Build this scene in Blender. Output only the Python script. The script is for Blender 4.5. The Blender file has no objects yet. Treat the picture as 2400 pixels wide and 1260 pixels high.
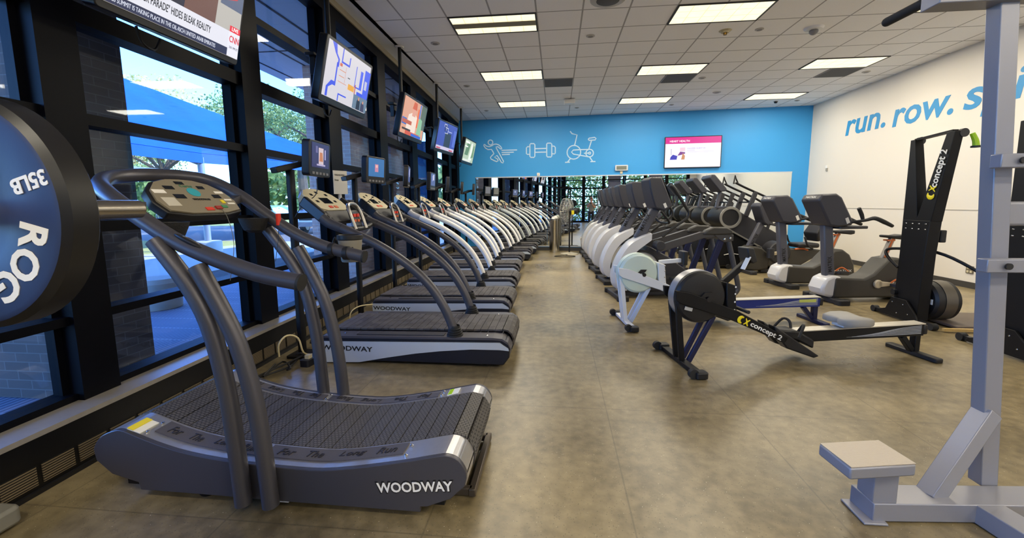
import bpy, bmesh, math, random
from mathutils import Vector, Matrix, Euler
C = bpy.context.scene.collection
random.seed(7)
PI = math.pi
R = math.radians
# ---------------------------------------------------------------- camera, sky, sun, exposure
S = bpy.context.scene
cam = bpy.data.cameras.new('camera'); camo = bpy.data.objects.new('camera', cam); C.objects.link(camo)
FPX, CYPX, YAW, PIT, ROL = 991.45, 600.74, -.1054, -.1240, -.0067
cam.sensor_fit = 'HORIZONTAL'; cam.sensor_width = 36.0; cam.lens = 36.0 * FPX / 2400
cam.shift_x = 0; cam.shift_y = -(630 - CYPX) / 2400
cam.clip_start = .01; cam.clip_end = 400
fw = Vector((math.sin(YAW)*math.cos(PIT), math.cos(YAW)*math.cos(PIT), math.sin(PIT)))
rt = Vector((math.cos(YAW), -math.sin(YAW), 0)); up = rt.cross(fw)
r2 = math.cos(ROL)*rt + math.sin(ROL)*up; u2 = -math.sin(ROL)*rt + math.cos(ROL)*up
camo.matrix_world = Matrix(((r2.x, u2.x, -fw.x, 0), (r2.y, u2.y, -fw.y, 0), (r2.z, u2.z, -fw.z, 1.42), (0, 0, 0, 1)))
S.camera = camo
S.view_settings.view_transform = 'Standard'; S.view_settings.look = 'None'
S.view_settings.exposure = 0.33; S.view_settings.gamma = 1.0; S.view_settings.use_curve_mapping = False
w = bpy.data.worlds.new('sky'); S.world = w; w.use_nodes = True
wn = w.node_tree.nodes; wl = w.node_tree.links
sky = wn.new('ShaderNodeTexSky'); sky.sky_type = 'NISHITA'; sky.sun_disc = False
sky.sun_elevation = R(38); sky.sun_rotation = R(75); sky.air_density = 1.0; sky.dust_density = .3; sky.ozone_density = 2.5
bgn = wn['Background']; tint = wn.new('ShaderNodeMix'); tint.data_type = 'RGBA'; tint.blend_type = 'MULTIPLY'; tint.inputs[0].default_value = 1; tint.inputs[7].default_value = (.46, .74, 1.14, 1)
wl.new(sky.outputs[0], tint.inputs[6]); wl.new(tint.outputs[2], bgn.inputs[0]); bgn.inputs[1].default_value = 1.08
sun = bpy.data.lights.new('sun', 'SUN'); sun.energy = 10.0; sun.color = (1, .93, .82); sun.angle = R(.6)
suno = bpy.data.objects.new('sun', sun); C.objects.link(suno)
suno.rotation_euler = Vector((-.76, -.12, -.64)).to_track_quat('-Z', 'Y').to_euler()
LAMP_W = 29.0                                   # watts of each ceiling troffer
# ---------------------------------------------------------------- materials
def lin(c):
    if isinstance(c, str): c = tuple(int(c[i:i+2], 16)/255 for i in (0, 2, 4))
    return tuple(x/12.92 if x <= .04045 else ((x+.055)/1.055)**2.4 for x in c)
MC = {}
def mat(name, col, rough=.5, metal=0, noise=0, nscale=8, bump=0, bscale=60, spec=.5, coat=0):
    if name in MC: return MC[name]
    m = bpy.data.materials.new(name); m.use_nodes = True; nt = m.node_tree; b = nt.nodes['Principled BSDF']
    c = lin(col); b.inputs['Base Color'].default_value = (*c, 1); b.inputs['Roughness'].default_value = rough
    b.inputs['Metallic'].default_value = metal; b.inputs['Specular IOR Level'].default_value = spec
    b.inputs['Coat Weight'].default_value = coat
    tc = nt.nodes.new('ShaderNodeTexCoord')
    if noise:
        n = nt.nodes.new('ShaderNodeTexNoise'); n.inputs['Scale'].default_value = nscale; n.inputs['Detail'].default_value = 4
        nt.links.new(tc.outputs['Object'], n.inputs['Vector'])
        r = nt.nodes.new('ShaderNodeMix'); r.data_type = 'RGBA'
        r.inputs[6].default_value = (*[x*(1-noise) for x in c], 1); r.inputs[7].default_value = (*[min(1, x*(1+noise)) for x in c], 1)
        nt.links.new(n.outputs[0], r.inputs[0]); nt.links.new(r.outputs[2], b.inputs['Base Color'])
    if bump:
        n2 = nt.nodes.new('ShaderNodeTexNoise'); n2.inputs['Scale'].default_value = bscale; n2.inputs['Detail'].default_value = 3
        nt.links.new(tc.outputs['Object'], n2.inputs['Vector'])
        bp = nt.nodes.new('ShaderNodeBump'); bp.inputs['Strength'].default_value = bump; bp.inputs['Distance'].default_value = .004
        nt.links.new(n2.outputs[0], bp.inputs['Height']); nt.links.new(bp.outputs[0], b.inputs['Normal'])
    MC[name] = m; return m
def em(col, s=1.0):
    k = 'lit_%s_%.2f' % (col, s)
    if k in MC: return MC[k]
    m = bpy.data.materials.new(k); m.use_nodes = True; nt = m.node_tree; b = nt.nodes['Principled BSDF']
    b.inputs['Base Color'].default_value = (.01, .01, .01, 1); b.inputs['Roughness'].default_value = .25
    b.inputs['Emission Color'].default_value = (*lin(col), 1); b.inputs['Emission Strength'].default_value = s
    MC[k] = m; return m
def node_mat(name, fn):
    m = bpy.data.materials.new(name); m.use_nodes = True; nt = m.node_tree
    fn(nt, nt.nodes, nt.links, nt.nodes['Principled BSDF']); MC[name] = m; return m
def math_n(nt, op, a, b=None, c=None):
    n = nt.nodes.new('ShaderNodeMath'); n.operation = op
    for i, v in enumerate((a, b, c)):
        if v is None: continue
        if isinstance(v, (int, float)): n.inputs[i].default_value = v
        else: nt.links.new(v, n.inputs[i])
    return n.outputs[0]
def mixc(nt, f, a, b):
    n = nt.nodes.new('ShaderNodeMix'); n.data_type = 'RGBA'
    for i, v in ((0, f), (6, a), (7, b)):
        if isinstance(v, (int, float)): n.inputs[i].default_value = v
        elif isinstance(v, tuple): n.inputs[i].default_value = (*v, 1)
        else: nt.links.new(v, n.inputs[i])
    return n.outputs[2]
def grid_mask(nt, xyz, px, py, ox, oy, wd, axes=(0, 1)):
    sp = nt.nodes.new('ShaderNodeSeparateXYZ'); nt.links.new(xyz, sp.inputs[0])
    out = []
    for ax, p, o in ((axes[0], px, ox), (axes[1], py, oy)):
        f = math_n(nt, 'FRACT', math_n(nt, 'DIVIDE', math_n(nt, 'SUBTRACT', sp.outputs[ax], o - p*500), p))
        d = math_n(nt, 'MINIMUM', f, math_n(nt, 'SUBTRACT', 1.0, f))
        out.append(math_n(nt, 'LESS_THAN', d, wd/p/2))
    return math_n(nt, 'MAXIMUM', *out)
def floor_fn(nt, N, Lk, b):
    tc = N.new('ShaderNodeTexCoord'); o = tc.outputs['Object']
    n1 = N.new('ShaderNodeTexNoise'); n1.inputs['Scale'].default_value = .9; n1.inputs['Detail'].default_value = 7; n1.inputs['Roughness'].default_value = .62; Lk.new(o, n1.inputs['Vector'])
    n2 = N.new('ShaderNodeTexNoise'); n2.inputs['Scale'].default_value = 14; n2.inputs['Detail'].default_value = 6; Lk.new(o, n2.inputs['Vector'])
    f = math_n(nt, 'ADD', math_n(nt, 'MULTIPLY', n1.outputs[0], .65), math_n(nt, 'MULTIPLY', n2.outputs[0], .35))
    rp = N.new('ShaderNodeMapRange'); rp.inputs[1].default_value = .38; rp.inputs[2].default_value = .62; Lk.new(f, rp.inputs[0])
    base = mixc(nt, rp.outputs[0], lin('62573f'), lin('978866'))
    vo = N.new('ShaderNodeTexVoronoi'); vo.inputs['Scale'].default_value = 62; Lk.new(o, vo.inputs['Vector'])
    sp = N.new('ShaderNodeSeparateColor'); Lk.new(vo.outputs['Color'], sp.inputs[0])
    near = math_n(nt, 'LESS_THAN', vo.outputs['Distance'], math_n(nt, 'MULTIPLY', sp.outputs[1], .11))
    pick = math_n(nt, 'GREATER_THAN', sp.outputs[0], .25)
    base = mixc(nt, math_n(nt, 'MULTIPLY', near, pick), base, lin('d6ccb2'))
    vo2 = N.new('ShaderNodeTexVoronoi'); vo2.inputs['Scale'].default_value = 60; Lk.new(o, vo2.inputs['Vector'])
    base = mixc(nt, math_n(nt, 'MULTIPLY', math_n(nt, 'LESS_THAN', vo2.outputs['Distance'], .16), .55), base, lin('4a4436'))
    base = mixc(nt, math_n(nt, 'MULTIPLY', grid_mask(nt, o, .92, 1.22, .35, .4, .008), .35), base, lin('3c372c'))
    Lk.new(base, b.inputs['Base Color'])
    rr = N.new('ShaderNodeMapRange'); rr.inputs[3].default_value = .20; rr.inputs[4].default_value = .42; Lk.new(n1.outputs[0], rr.inputs[0]); Lk.new(rr.outputs[0], b.inputs['Roughness'])
    b.inputs['Specular IOR Level'].default_value = .55
    bp = N.new('ShaderNodeBump'); bp.inputs['Strength'].default_value = .15; bp.inputs['Distance'].default_value = .003; Lk.new(n2.outputs[0], bp.inputs['Height']); Lk.new(bp.outputs[0], b.inputs['Normal'])
FLOOR = node_mat('speckled_rubber_floor', floor_fn)
def ceil_fn(nt, N, Lk, b):
    tc = N.new('ShaderNodeTexCoord'); o = tc.outputs['Object']
    n = N.new('ShaderNodeTexNoise'); n.inputs['Scale'].default_value = 160; n.inputs['Detail'].default_value = 3; Lk.new(o, n.inputs['Vector'])
    tile = mixc(nt, n.outputs[0], lin('eae8ea'), lin('fafafa'))
    g = grid_mask(nt, o, .6096, .6096, -1.5049, 5.9945, .022)
    Lk.new(mixc(nt, g, tile, lin('a8a6a8')), b.inputs['Base Color']); b.inputs['Roughness'].default_value = .9
    bp = N.new('ShaderNodeBump'); bp.inputs['Strength'].default_value = .5; bp.inputs['Distance'].default_value = .006; bp.invert = True
    Lk.new(g, bp.inputs['Height']); Lk.new(bp.outputs[0], b.inputs['Normal'])
CEIL = node_mat('acoustic_tile_grid', ceil_fn)
def brick_fn(c1, c2, cm, axes):
    def fn(nt, N, Lk, b):
        tc = N.new('ShaderNodeTexCoord'); sp = N.new('ShaderNodeSeparateXYZ'); Lk.new(tc.outputs['Object'], sp.inputs[0])
        cb = N.new('ShaderNodeCombineXYZ'); Lk.new(math_n(nt, 'ADD', sp.outputs[0], sp.outputs[1]), cb.inputs[0]); Lk.new(sp.outputs[2], cb.inputs[1])
        br = N.new('ShaderNodeTexBrick'); br.inputs['Scale'].default_value = 1; br.inputs['Mortar Size'].default_value = .004
        br.inputs['Brick Width'].default_value = .21; br.inputs['Row Height'].default_value = .07
        br.inputs['Color1'].default_value = (*lin(c1), 1); br.inputs['Color2'].default_value = (*lin(c2), 1); br.inputs['Mortar'].default_value = (*lin(cm), 1)
        Lk.new(cb.outputs[0], br.inputs['Vector']); Lk.new(br.outputs['Color'], b.inputs['Base Color']); b.inputs['Roughness'].default_value = .75
        bp = N.new('ShaderNodeBump'); bp.inputs['Strength'].default_value = .4; bp.inputs['Distance'].default_value = .01; bp.invert = True
        Lk.new(br.outputs['Fac'], bp.inputs['Height']); Lk.new(bp.outputs[0], b.inputs['Normal'])
    return fn
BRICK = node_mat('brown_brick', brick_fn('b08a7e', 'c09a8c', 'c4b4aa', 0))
BRICK_SHADE = node_mat('dark_brown_brick', brick_fn('54443e', '60504a', '6e645e', 0))  # same brick darkened, shade of the near pier put into the colour
def glass_fn(nt, N, Lk, b):
    out = N['Material Output']
    tr = N.new('ShaderNodeBsdfTransparent'); tr.inputs[0].default_value = (.80, .88, .98, 1)
    gl = N.new('ShaderNodeBsdfGlossy'); gl.inputs['Roughness'].default_value = .02
    lw = N.new('ShaderNodeLayerWeight'); lw.inputs[0].default_value = .5
    fr = math_n(nt, 'MULTIPLY_ADD', math_n(nt, 'POWER', lw.outputs['Facing'], 4.0), .35, .03)
    mx = N.new('ShaderNodeMixShader'); Lk.new(fr, mx.inputs[0]); Lk.new(tr.outputs[0], mx.inputs[1]); Lk.new(gl.outputs[0], mx.inputs[2])
    Lk.new(mx.outputs[0], out.inputs['Surface'])
GLASS = node_mat('tinted_window_glass', glass_fn)
def mirror_fn(nt, N, Lk, b):
    b.inputs['Base Color'].default_value = (.82, .86, .85, 1); b.inputs['Metallic'].default_value = 1; b.inputs['Roughness'].default_value = .0
MIRROR = node_mat('mirror_glass', mirror_fn)
def diff_fn(nt, N, Lk, b):
    tc = N.new('ShaderNodeTexCoord'); o = tc.outputs['Object']
    g = grid_mask(nt, o, .2, .19, 0, -.095, .012)
    n = N.new('ShaderNodeTexNoise'); n.inputs['Scale'].default_value = 7; Lk.new(o, n.inputs['Vector'])
    c = mixc(nt, n.outputs[0], lin('fff0c0'), lin('fff8dc'))
    Lk.new(mixc(nt, math_n(nt, 'MULTIPLY', g, .55), c, lin('cdb77c')), b.inputs['Emission Color']); b.inputs['Emission Strength'].default_value = 1.05
    b.inputs['Base Color'].default_value = (.1, .1, .1, 1)
DIFF = node_mat('lit_prismatic_diffuser', diff_fn)
def tread_fn(nt, N, Lk, b):
    tc = N.new('ShaderNodeTexCoord'); o = tc.outputs['Object']
    vo = N.new('ShaderNodeTexBrick'); vo.inputs['Scale'].default_value = 1; vo.inputs['Mortar Size'].default_value = .0022; vo.inputs['Brick Width'].default_value = .020; vo.inputs['Row Height'].default_value = .0165; Lk.new(o, vo.inputs['Vector'])
    e = vo.outputs['Fac']
    n = N.new('ShaderNodeTexNoise'); n.inputs['Scale'].default_value = 5; n.inputs['Detail'].default_value = 4; Lk.new(o, n.inputs['Vector'])
    c = mixc(nt, n.outputs[0], lin('4a4746'), lin('605c5a'))
    Lk.new(mixc(nt, e, c, lin('1c1b1b')), b.inputs['Base Color']); b.inputs['Roughness'].default_value = .6
    bp = N.new('ShaderNodeBump'); bp.inputs['Strength'].default_value = .6; bp.inputs['Distance'].default_value = .003; bp.invert = True
    Lk.new(e, bp.inputs['Height']); Lk.new(bp.outputs[0], b.inputs['Normal'])
TREAD = node_mat('hexagon_rubber_tread', tread_fn)
def slat_fn(nt, N, Lk, b):
    tc = N.new('ShaderNodeTexCoord'); o = tc.outputs['Object']
    g = grid_mask(nt, o, .009, .05, 0, 0, .004)
    n = N.new('ShaderNodeTexNoise'); n.inputs['Scale'].default_value = 9; n.inputs['Detail'].default_value = 4; Lk.new(o, n.inputs['Vector'])
    k = math_n(nt, 'MULTIPLY', math_n(nt, 'SUBTRACT', 1.0, g), math_n(nt, 'GREATER_THAN', n.outputs[0], .5))
    Lk.new(mixc(nt, math_n(nt, 'MULTIPLY', k, .5), lin('3a3534'), lin('6e6966')), b.inputs['Base Color']); b.inputs['Roughness'].default_value = .65
SLAT = node_mat('worn_ribbed_rubber_slats', slat_fn)
def leaf_mat(name, c1, c2, tr=.35):
    def fn(nt, N, Lk, b):
        oi = N.new('ShaderNodeTexCoord'); n = N.new('ShaderNodeTexNoise'); n.inputs['Scale'].default_value = 1.3; n.inputs['Detail'].default_value = 5
        Lk.new(oi.outputs['Object'], n.inputs['Vector'])
        rp = N.new('ShaderNodeMapRange'); rp.inputs[1].default_value = .35; rp.inputs[2].default_value = .65; Lk.new(n.outputs[0], rp.inputs[0])
        c = mixc(nt, rp.outputs[0], lin(c1), lin(c2)); Lk.new(c, b.inputs['Base Color']); b.inputs['Roughness'].default_value = .6
        t = N.new('ShaderNodeBsdfTranslucent'); Lk.new(c, t.inputs[0]); mx = N.new('ShaderNodeMixShader'); mx.inputs[0].default_value = tr
        Lk.new(b.outputs[0], mx.inputs[1]); Lk.new(t.outputs[0], mx.inputs[2]); Lk.new(mx.outputs[0], N['Material Output'].inputs['Surface'])
    return node_mat(name, fn)
LEAF_Y = leaf_mat('autumn_leaves', 'efc878', 'd2c878'); LEAF_G = leaf_mat('oak_leaves', '5f7a40', 'a0ae62'); LEAF_R = leaf_mat('rust_leaves', 'b0603a', 'd09050')
def grille_fn(nt, N, Lk, b):
    tc = N.new('ShaderNodeTexCoord'); sp = N.new('ShaderNodeSeparateXYZ'); Lk.new(tc.outputs['Object'], sp.inputs[0])
    f = math_n(nt, 'FRACT', math_n(nt, 'DIVIDE', math_n(nt, 'ADD', sp.outputs[2], 10), .013))
    Lk.new(mixc(nt, math_n(nt, 'GREATER_THAN', f, .45), lin('0c0b0a'), lin('7a6c54')), b.inputs['Base Color']); b.inputs['Roughness'].default_value = .5
CANOPY = leaf_mat('blue_shade_fabric', '0b56c0', '0f5ecc', .4)
GRILLE = node_mat('louvred_grille', grille_fn)
def deckp_fn(nt, N, Lk, b):
    tc = N.new('ShaderNodeTexCoord'); o = tc.outputs['Object']
    g = grid_mask(nt, o, .05, .4, 0, 0, .02)
    Lk.new(mixc(nt, g, lin('56617a'), lin('8890a0')), b.inputs['Base Color']); b.inputs['Roughness'].default_value = .7
GRATE = node_mat('steel_entrance_grating', deckp_fn)
BLACK = mat('black_plastic', '17171a', .45, bump=.05); MATTE = mat('matte_black_steel', '0d0d10', .5, spec=.3); RUBBER = mat('black_rubber', '1b1b1c', .7)
FRAME = mat('black_window_aluminium', '06070e', .45, spec=.08); DGREY = mat('dark_grey_powder_coat', '4c4b4d', .38, .55, noise=.06, nscale=120)
GUN = mat('gunmetal_paint', '504f56', .36, .45, noise=.05, nscale=200); SILVER = mat('brushed_silver', 'c6c6ca', .32, .8, noise=.06, nscale=40)
CHROME = mat('chrome', 'd0d0d0', .14, 1); STEEL = mat('stainless_steel', 'd4d0c8', .18, 1); WHITE = mat('white_gloss_plastic', 'e6e4e0', .35)
CREAM = mat('cream_console_plastic', 'c9bfa0', .45); PAPER = mat('white_paper', 'ece8de', .8); MGREY = mat('grey_plastic', '77767a', .45)
CHAR = mat('charcoal_plastic', '2b2b30', .42); NAVY = mat('navy_plastic', '141824', .4); RED = mat('red_plastic', 'd8341c', .4); ORANGE = mat('orange_plastic', 'c8662c', .45)
LIME = mat('lime_plastic', 'a8d018', .4); YEL = mat('yellow_print', 'e8d416', .5); WTXT = mat('white_print', 'eceae4', .5); BTXT = mat('black_print', '101114', .5)
POWDER = mat('light_grey_powder_coat', '8e8f98', .36, .3, bump=.05, bscale=400); BLUEP = mat('blue_wall_paint', '3698dc', .55, bump=.05, bscale=200)
WALLP = mat('warm_white_wall_paint', 'dcd6cc', .6, bump=.06, bscale=180); DECAL = mat('pale_blue_vinyl', 'b9d8f2', .5); BLUET = mat('blue_vinyl_letters', '2f8cc6', .5)
SHELL = mat('pearl_grey_shell', 'cfcdcb', .32, coat=.3); PALEB = mat('pale_silver_panel', 'b9c2cc', .35, .1); TEAL = mat('teal_print', '2aa0b0', .5)
BARS = mat('bare_steel_sleeve', 'a8a298', .22, 1); SKIN = mat('skin', 'c98f74', .55); CONC = mat('pale_concrete', 'a9a49a', .85, noise=.12, nscale=3)
GRASS = mat('dry_lawn', '9a9a52', .9, noise=.3, nscale=2); BARK = mat('tree_bark', '5a4a3c', .9, noise=.25, nscale=10); ASPH = mat('asphalt', '6a6a6c', .9, noise=.15, nscale=6); BEIGE = mat('beige_trim', '9c9078', .5)
SOFF = mat('exterior_soffit_panel', 'd0d8e2', .7); CARW = mat('white_car_paint', 'e8e8ea', .25, coat=.6); TINT = mat('dark_car_glass', '10161e', .1); CORDW = mat('cream_cord', 'd9c99a', .5)
WOOD = mat('pale_wood_edge', 'c8a868', .5, noise=.15, nscale=20); PLATEB = mat('navy_bumper_rubber', '27365c', .5, noise=.12, nscale=6, bump=.06); BOARD = mat('brown_board', '5e5248', .6, noise=.15, nscale=6)
BLUEM = mat('blue_black_steel', '1c2146', .35, .3); ICE = mat('pale_mint_plastic', 'c4d3c8', .45); RAILB = mat('blue_printed_rail', '2c3a86', .35, .4); LGREY = mat('light_grey_foam', '8e8c88', .6); VENT = mat('dark_vent_mesh', '5a5a5c', .8)
# ---------------------------------------------------------------- mesh building
def V(*a): return Vector(a)
class MB:
    def __init__(s): s.v = []; s.f = []; s.mi = []; s.mats = []
    def _m(s, m):
        if m is None: return 0
        if m not in s.mats: s.mats.append(m)
        return s.mats.index(m)
    def add(s, vs, fs, m=None):
        k = len(s.v); s.v += [tuple(v) for v in vs]; i = s._m(m)
        for f in fs: s.f.append([k+j for j in f]); s.mi.append(i)
        return s
    def box(s, c, d, rot=None, m=None):
        vs = [Vector((sx*d[0]/2, sy*d[1]/2, sz*d[2]/2)) for sx in (-1, 1) for sy in (-1, 1) for sz in (-1, 1)]
        if rot is not None:
            q = Euler(rot).to_matrix(); vs = [q @ v for v in vs]
        vs = [v+Vector(c) for v in vs]
        return s.add(vs, [(0, 1, 3, 2), (4, 6, 7, 5), (0, 4, 5, 1), (2, 3, 7, 6), (0, 2, 6, 4), (1, 5, 7, 3)], m)
    def rbox(s, c, d, r=.02, m=None, n=3, axis='z'):
        # rounded rectangle prism along an axis
        ax = {'x': (1, 2, 0), 'y': (0, 2, 1), 'z': (0, 1, 2)}[axis]
        a, b, h = d[ax[0]]/2, d[ax[1]]/2, d[ax[2]]; r = min(r, a*.99, b*.99); P = []
        for cx, cy, t0 in ((a-r, b-r, 0), (-a+r, b-r, 90), (-a+r, -b+r, 180), (a-r, -b+r, 270)):
            for i in range(n+1):
                t = R(t0+90*i/n); P.append((c[ax[0]]+cx+r*math.cos(t), c[ax[1]]+cy+r*math.sin(t)))
        return s.prism(P, axis, c[ax[2]]-h/2, c[ax[2]]+h/2, m)
    def prism(s, P, axis, lo, hi, m=None):
        n = len(P)
        def mp(p, t): return {'y': (p[0], t, p[1]), 'x': (t, p[0], p[1]), 'z': (p[0], p[1], t)}[axis]
        vs = [mp(p, lo) for p in P]+[mp(p, hi) for p in P]
        return s.add(vs, [list(range(n))[::-1], list(range(n, 2*n))]+[(i, (i+1) % n, n+(i+1) % n, n+i) for i in range(n)], m)
    def loft(s, rings, m=None, cap=True, close=True):
        n = len(rings[0]); vs = [p for r in rings for p in r]; fs = []
        for k in range(len(rings)-1):
            for i in range(n if close else n-1): fs.append((k*n+i, k*n+(i+1) % n, (k+1)*n+(i+1) % n, (k+1)*n+i))
        if cap: fs += [list(range(n))[::-1], list(range((len(rings)-1)*n, len(rings)*n))]
        return s.add(vs, fs, m)
    def bar(s, p, q, wd, h, upv=(0, 0, 1), m=None):
        p, q = Vector(p), Vector(q); d = (q-p).normalized(); sd = d.cross(Vector(upv))
        if sd.length < 1e-4: sd = d.cross(Vector((1, 0, 0)))
        sd.normalize(); u = sd.cross(d)
        rg = [[e+sd*a*wd/2+u*b*h/2 for a, b in ((-1, -1), (1, -1), (1, 1), (-1, 1))] for e in (p, q)]
        return s.loft(rg, m)
    def cyl(s, p, q, r, r1=None, n=18, m=None):
        return s.tube([p, q], [r, r if r1 is None else r1], n, m=m, smooth=False)
    def tube(s, pts, r, n=10, m=None, smooth=True, closed=False, flat=None, cap=True, sub=4):
        pts = [Vector(p) for p in pts]; rs = r if isinstance(r, (list, tuple)) else [r]*len(pts)
        if smooth and len(pts) > 2:
            o = []; ro = []; N = len(pts)
            for i in range(N if closed else N-1):
                g = (lambda k: pts[k % N]) if closed else (lambda k: pts[max(0, min(N-1, k))])
                p0, p1, p2, p3 = g(i-1), g(i), g(i+1), g(i+2)
                for j in range(sub):
                    t = j/sub
                    o.append(.5*((2*p1)+(-p0+p2)*t+(2*p0-5*p1+4*p2-p3)*t*t+(-p0+3*p1-3*p2+p3)*t**3)); ro.append(rs[i % N]*(1-t)+rs[(i+1) % N]*t)
            if not closed: o.append(pts[-1]); ro.append(rs[-1])
            pts, rs = o, ro
        N = len(pts); rings = []; nrm = None
        for i, p in enumerate(pts):
            a = pts[(i-1) % N] if closed or i > 0 else p; b = pts[(i+1) % N] if closed or i < N-1 else p
            d = (b-a); d = d.normalized() if d.length > 1e-9 else Vector((0, 0, 1))
            if nrm is None:
                nrm = Vector(flat) if flat else (Vector((0, 0, 1)) if abs(d.z) < .9 else Vector((1, 0, 0)))
            nrm = (nrm-d*nrm.dot(d)); nrm = nrm.normalized() if nrm.length > 1e-6 else d.orthogonal().normalized()
            b2 = d.cross(nrm); k = .25 if flat else 1
            rings.append([p+(nrm*math.cos(2*PI*j/n)*k+b2*math.sin(2*PI*j/n))*rs[i] for j in range(n)])
        if closed: rings.append(rings[0])
        return s.loft(rings, m, cap=cap and not closed)
    def lathe(s, prof, c=(0, 0, 0), axis='z', n=24, m=None):
        rings = []
        for r, h in prof:
            rg = []
            for j in range(n):
                a, b = r*math.cos(2*PI*j/n), r*math.sin(2*PI*j/n)
                v = {'z': (a, b, h), 'y': (a, h, b), 'x': (h, a, b)}[axis]; rg.append(Vector(c)+Vector(v))
            rings.append(rg)
        if prof[0][0] > .002 and prof[-1][0] > .002: return s.loft(rings+[rings[0]], m, cap=False)
        return s.loft(rings, m)
    def ell(s, c, r, n=12, m=None):
        k = n//2+1; prof = [(math.sin(PI*i/k), -math.cos(PI*i/k)) for i in range(k+1)]
        prof[0] = (1e-3, -1); prof[-1] = (1e-3, 1)
        return s.loft([[Vector((c[0]+r[0]*a*math.cos(2*PI*j/n), c[1]+r[1]*a*math.sin(2*PI*j/n), c[2]+r[2]*h)) for j in range(n)] for a, h in prof], m)
    def quad(s, a, b, c, d, m=None): return s.add([a, b, c, d], [(0, 1, 2, 3)], m)
    def band(s, prof, y0, y1, t, m=None):
        # thin strip that follows an x,z profile between two y values
        up_ = [(x, z) for x, z in prof]; lo = [(x, z-t) for x, z in prof]
        for i in range(len(prof)-1):
            P = [up_[i], up_[i+1], lo[i+1], lo[i]]; s.prism(P, 'y', y0, y1, m)
        return s
    def build(s, name, m, parent=None, loc=None, rot=None, bevel=0, smooth=35, label=None, kind=None):
        me = bpy.data.meshes.new(name); me.from_pydata(s.v, [], s.f)
        ms = s.mats if s.mats else [m]
        if s.mats and m is not None and len(s.mats) and None in s.mats: pass
        for x in ms: me.materials.append(x)
        if s.mats:
            for p, i in zip(me.polygons, s.mi): p.material_index = i
        bm = bmesh.new(); bm.from_mesh(me); bmesh.ops.recalc_face_normals(bm, faces=bm.faces); bm.to_mesh(me); bm.free()
        if smooth:
            me.shade_smooth(); me.set_sharp_from_angle(angle=R(smooth))
        o = bpy.data.objects.new(name, me); C.objects.link(o)
        if parent: o.parent = parent
        if loc: o.location = loc
        if rot: o.rotation_euler = rot
        if bevel:
            b = o.modifiers.new('bevel', 'BEVEL'); b.width = bevel; b.segments = 2; b.limit_method = 'ANGLE'; b.angle_limit = R(40)
        if label: o['label'] = label
        if kind: o['kind'] = kind
        return o
def tag(o, label, cat, group=None, kind=None):
    o['label'] = label; o['category'] = cat
    if group: o['group'] = group
    if kind: o['kind'] = kind
    return o
def thing(name, label, cat, loc=(0, 0, 0), rz=0, group=None):
    o = bpy.data.objects.new(name, None); C.objects.link(o); o.empty_display_size = .1
    o.location = loc; o.rotation_euler = (0, 0, rz); return tag(o, label, cat, group)
def kids(o): return [x for x in bpy.data.objects if x.parent == o]
def dup(root, loc, rz, label, group=None, only=None):
    def cp(o, par):
        c = o.copy(); C.objects.link(c)
        if par: c.parent = par
        return c
    r = cp(root, None); r.location = loc; r.rotation_euler = (0, 0, rz); r['label'] = label
    if group: r['group'] = group
    for ch in kids(root):
        k = cp(ch, r)
        for g in kids(ch): cp(g, k)
    return r
def struct(name, mb, m, parent=None, **k):
    o = mb.build(name, m, parent, **k)
    if not parent: o['kind'] = 'structure'
    return o
def text(name, s, size, m, parent, loc, right, upv, ext=.0012, bold=0, sx=1.0, shear=0, align='LEFT', label=None, space=1.0, fit=None):
    cu = bpy.data.curves.new(name, 'FONT'); cu.body = s; cu.size = size; cu.extrude = ext; cu.offset = bold*size; cu.shear = shear
    cu.align_x = align; cu.align_y = 'CENTER'; cu.resolution_u = 3; cu.space_character = space
    t = bpy.data.objects.new('t', cu); C.objects.link(t); bpy.context.view_layer.update()
    me = bpy.data.meshes.new_from_object(t.evaluated_get(bpy.context.evaluated_depsgraph_get())); bpy.data.objects.remove(t); bpy.data.curves.remove(cu)
    me.name = name; me.materials.clear(); me.materials.append(m)
    for v in me.vertices: v.co.x *= sx
    if fit:
        xs_ = [v.co.x for v in me.vertices]; ys_ = [v.co.y for v in me.vertices]; kx = fit[0]/(max(xs_)-min(xs_)); ky = fit[1]/(max(ys_)-min(ys_)) if fit[1] else 1; x0, y0 = min(xs_), min(ys_)
        for v in me.vertices: v.co.x = (v.co.x-x0)*kx; v.co.y = (v.co.y-y0)*ky
    o = bpy.data.objects.new(name, me); C.objects.link(o)
    r = Vector(right).normalized(); u = Vector(upv); u = (u-r*u.dot(r)).normalized(); n = r.cross(u)
    mw = Matrix(((r.x, u.x, n.x, loc[0]), (r.y, u.y, n.y, loc[1]), (r.z, u.z, n.z, loc[2]), (0, 0, 0, 1)))
    if parent: o.parent = parent
    o.matrix_local = mw
    if label: o['label'] = label
    return o
def patches(name, parent, rects, y=-.004, dz=.0006):
    # flat coloured areas of a lit picture in the x,z plane facing -y: (x0,z0,x1,z1,colour[,strength]) or a polygon
    mb = MB()
    for i, r in enumerate(rects):
        yy = y-dz*(i+1)
        if isinstance(r[0], (list, tuple)): P = r[0]; col = r[1]
        else: P = [(r[0], r[1]), (r[2], r[1]), (r[2], r[3]), (r[0], r[3])]; col = r[4]
        mb.add([(px, yy, pz) for px, pz in P], [list(range(len(P)))], em(col, .9))
    return mb.build(name, None, parent, smooth=0)
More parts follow.
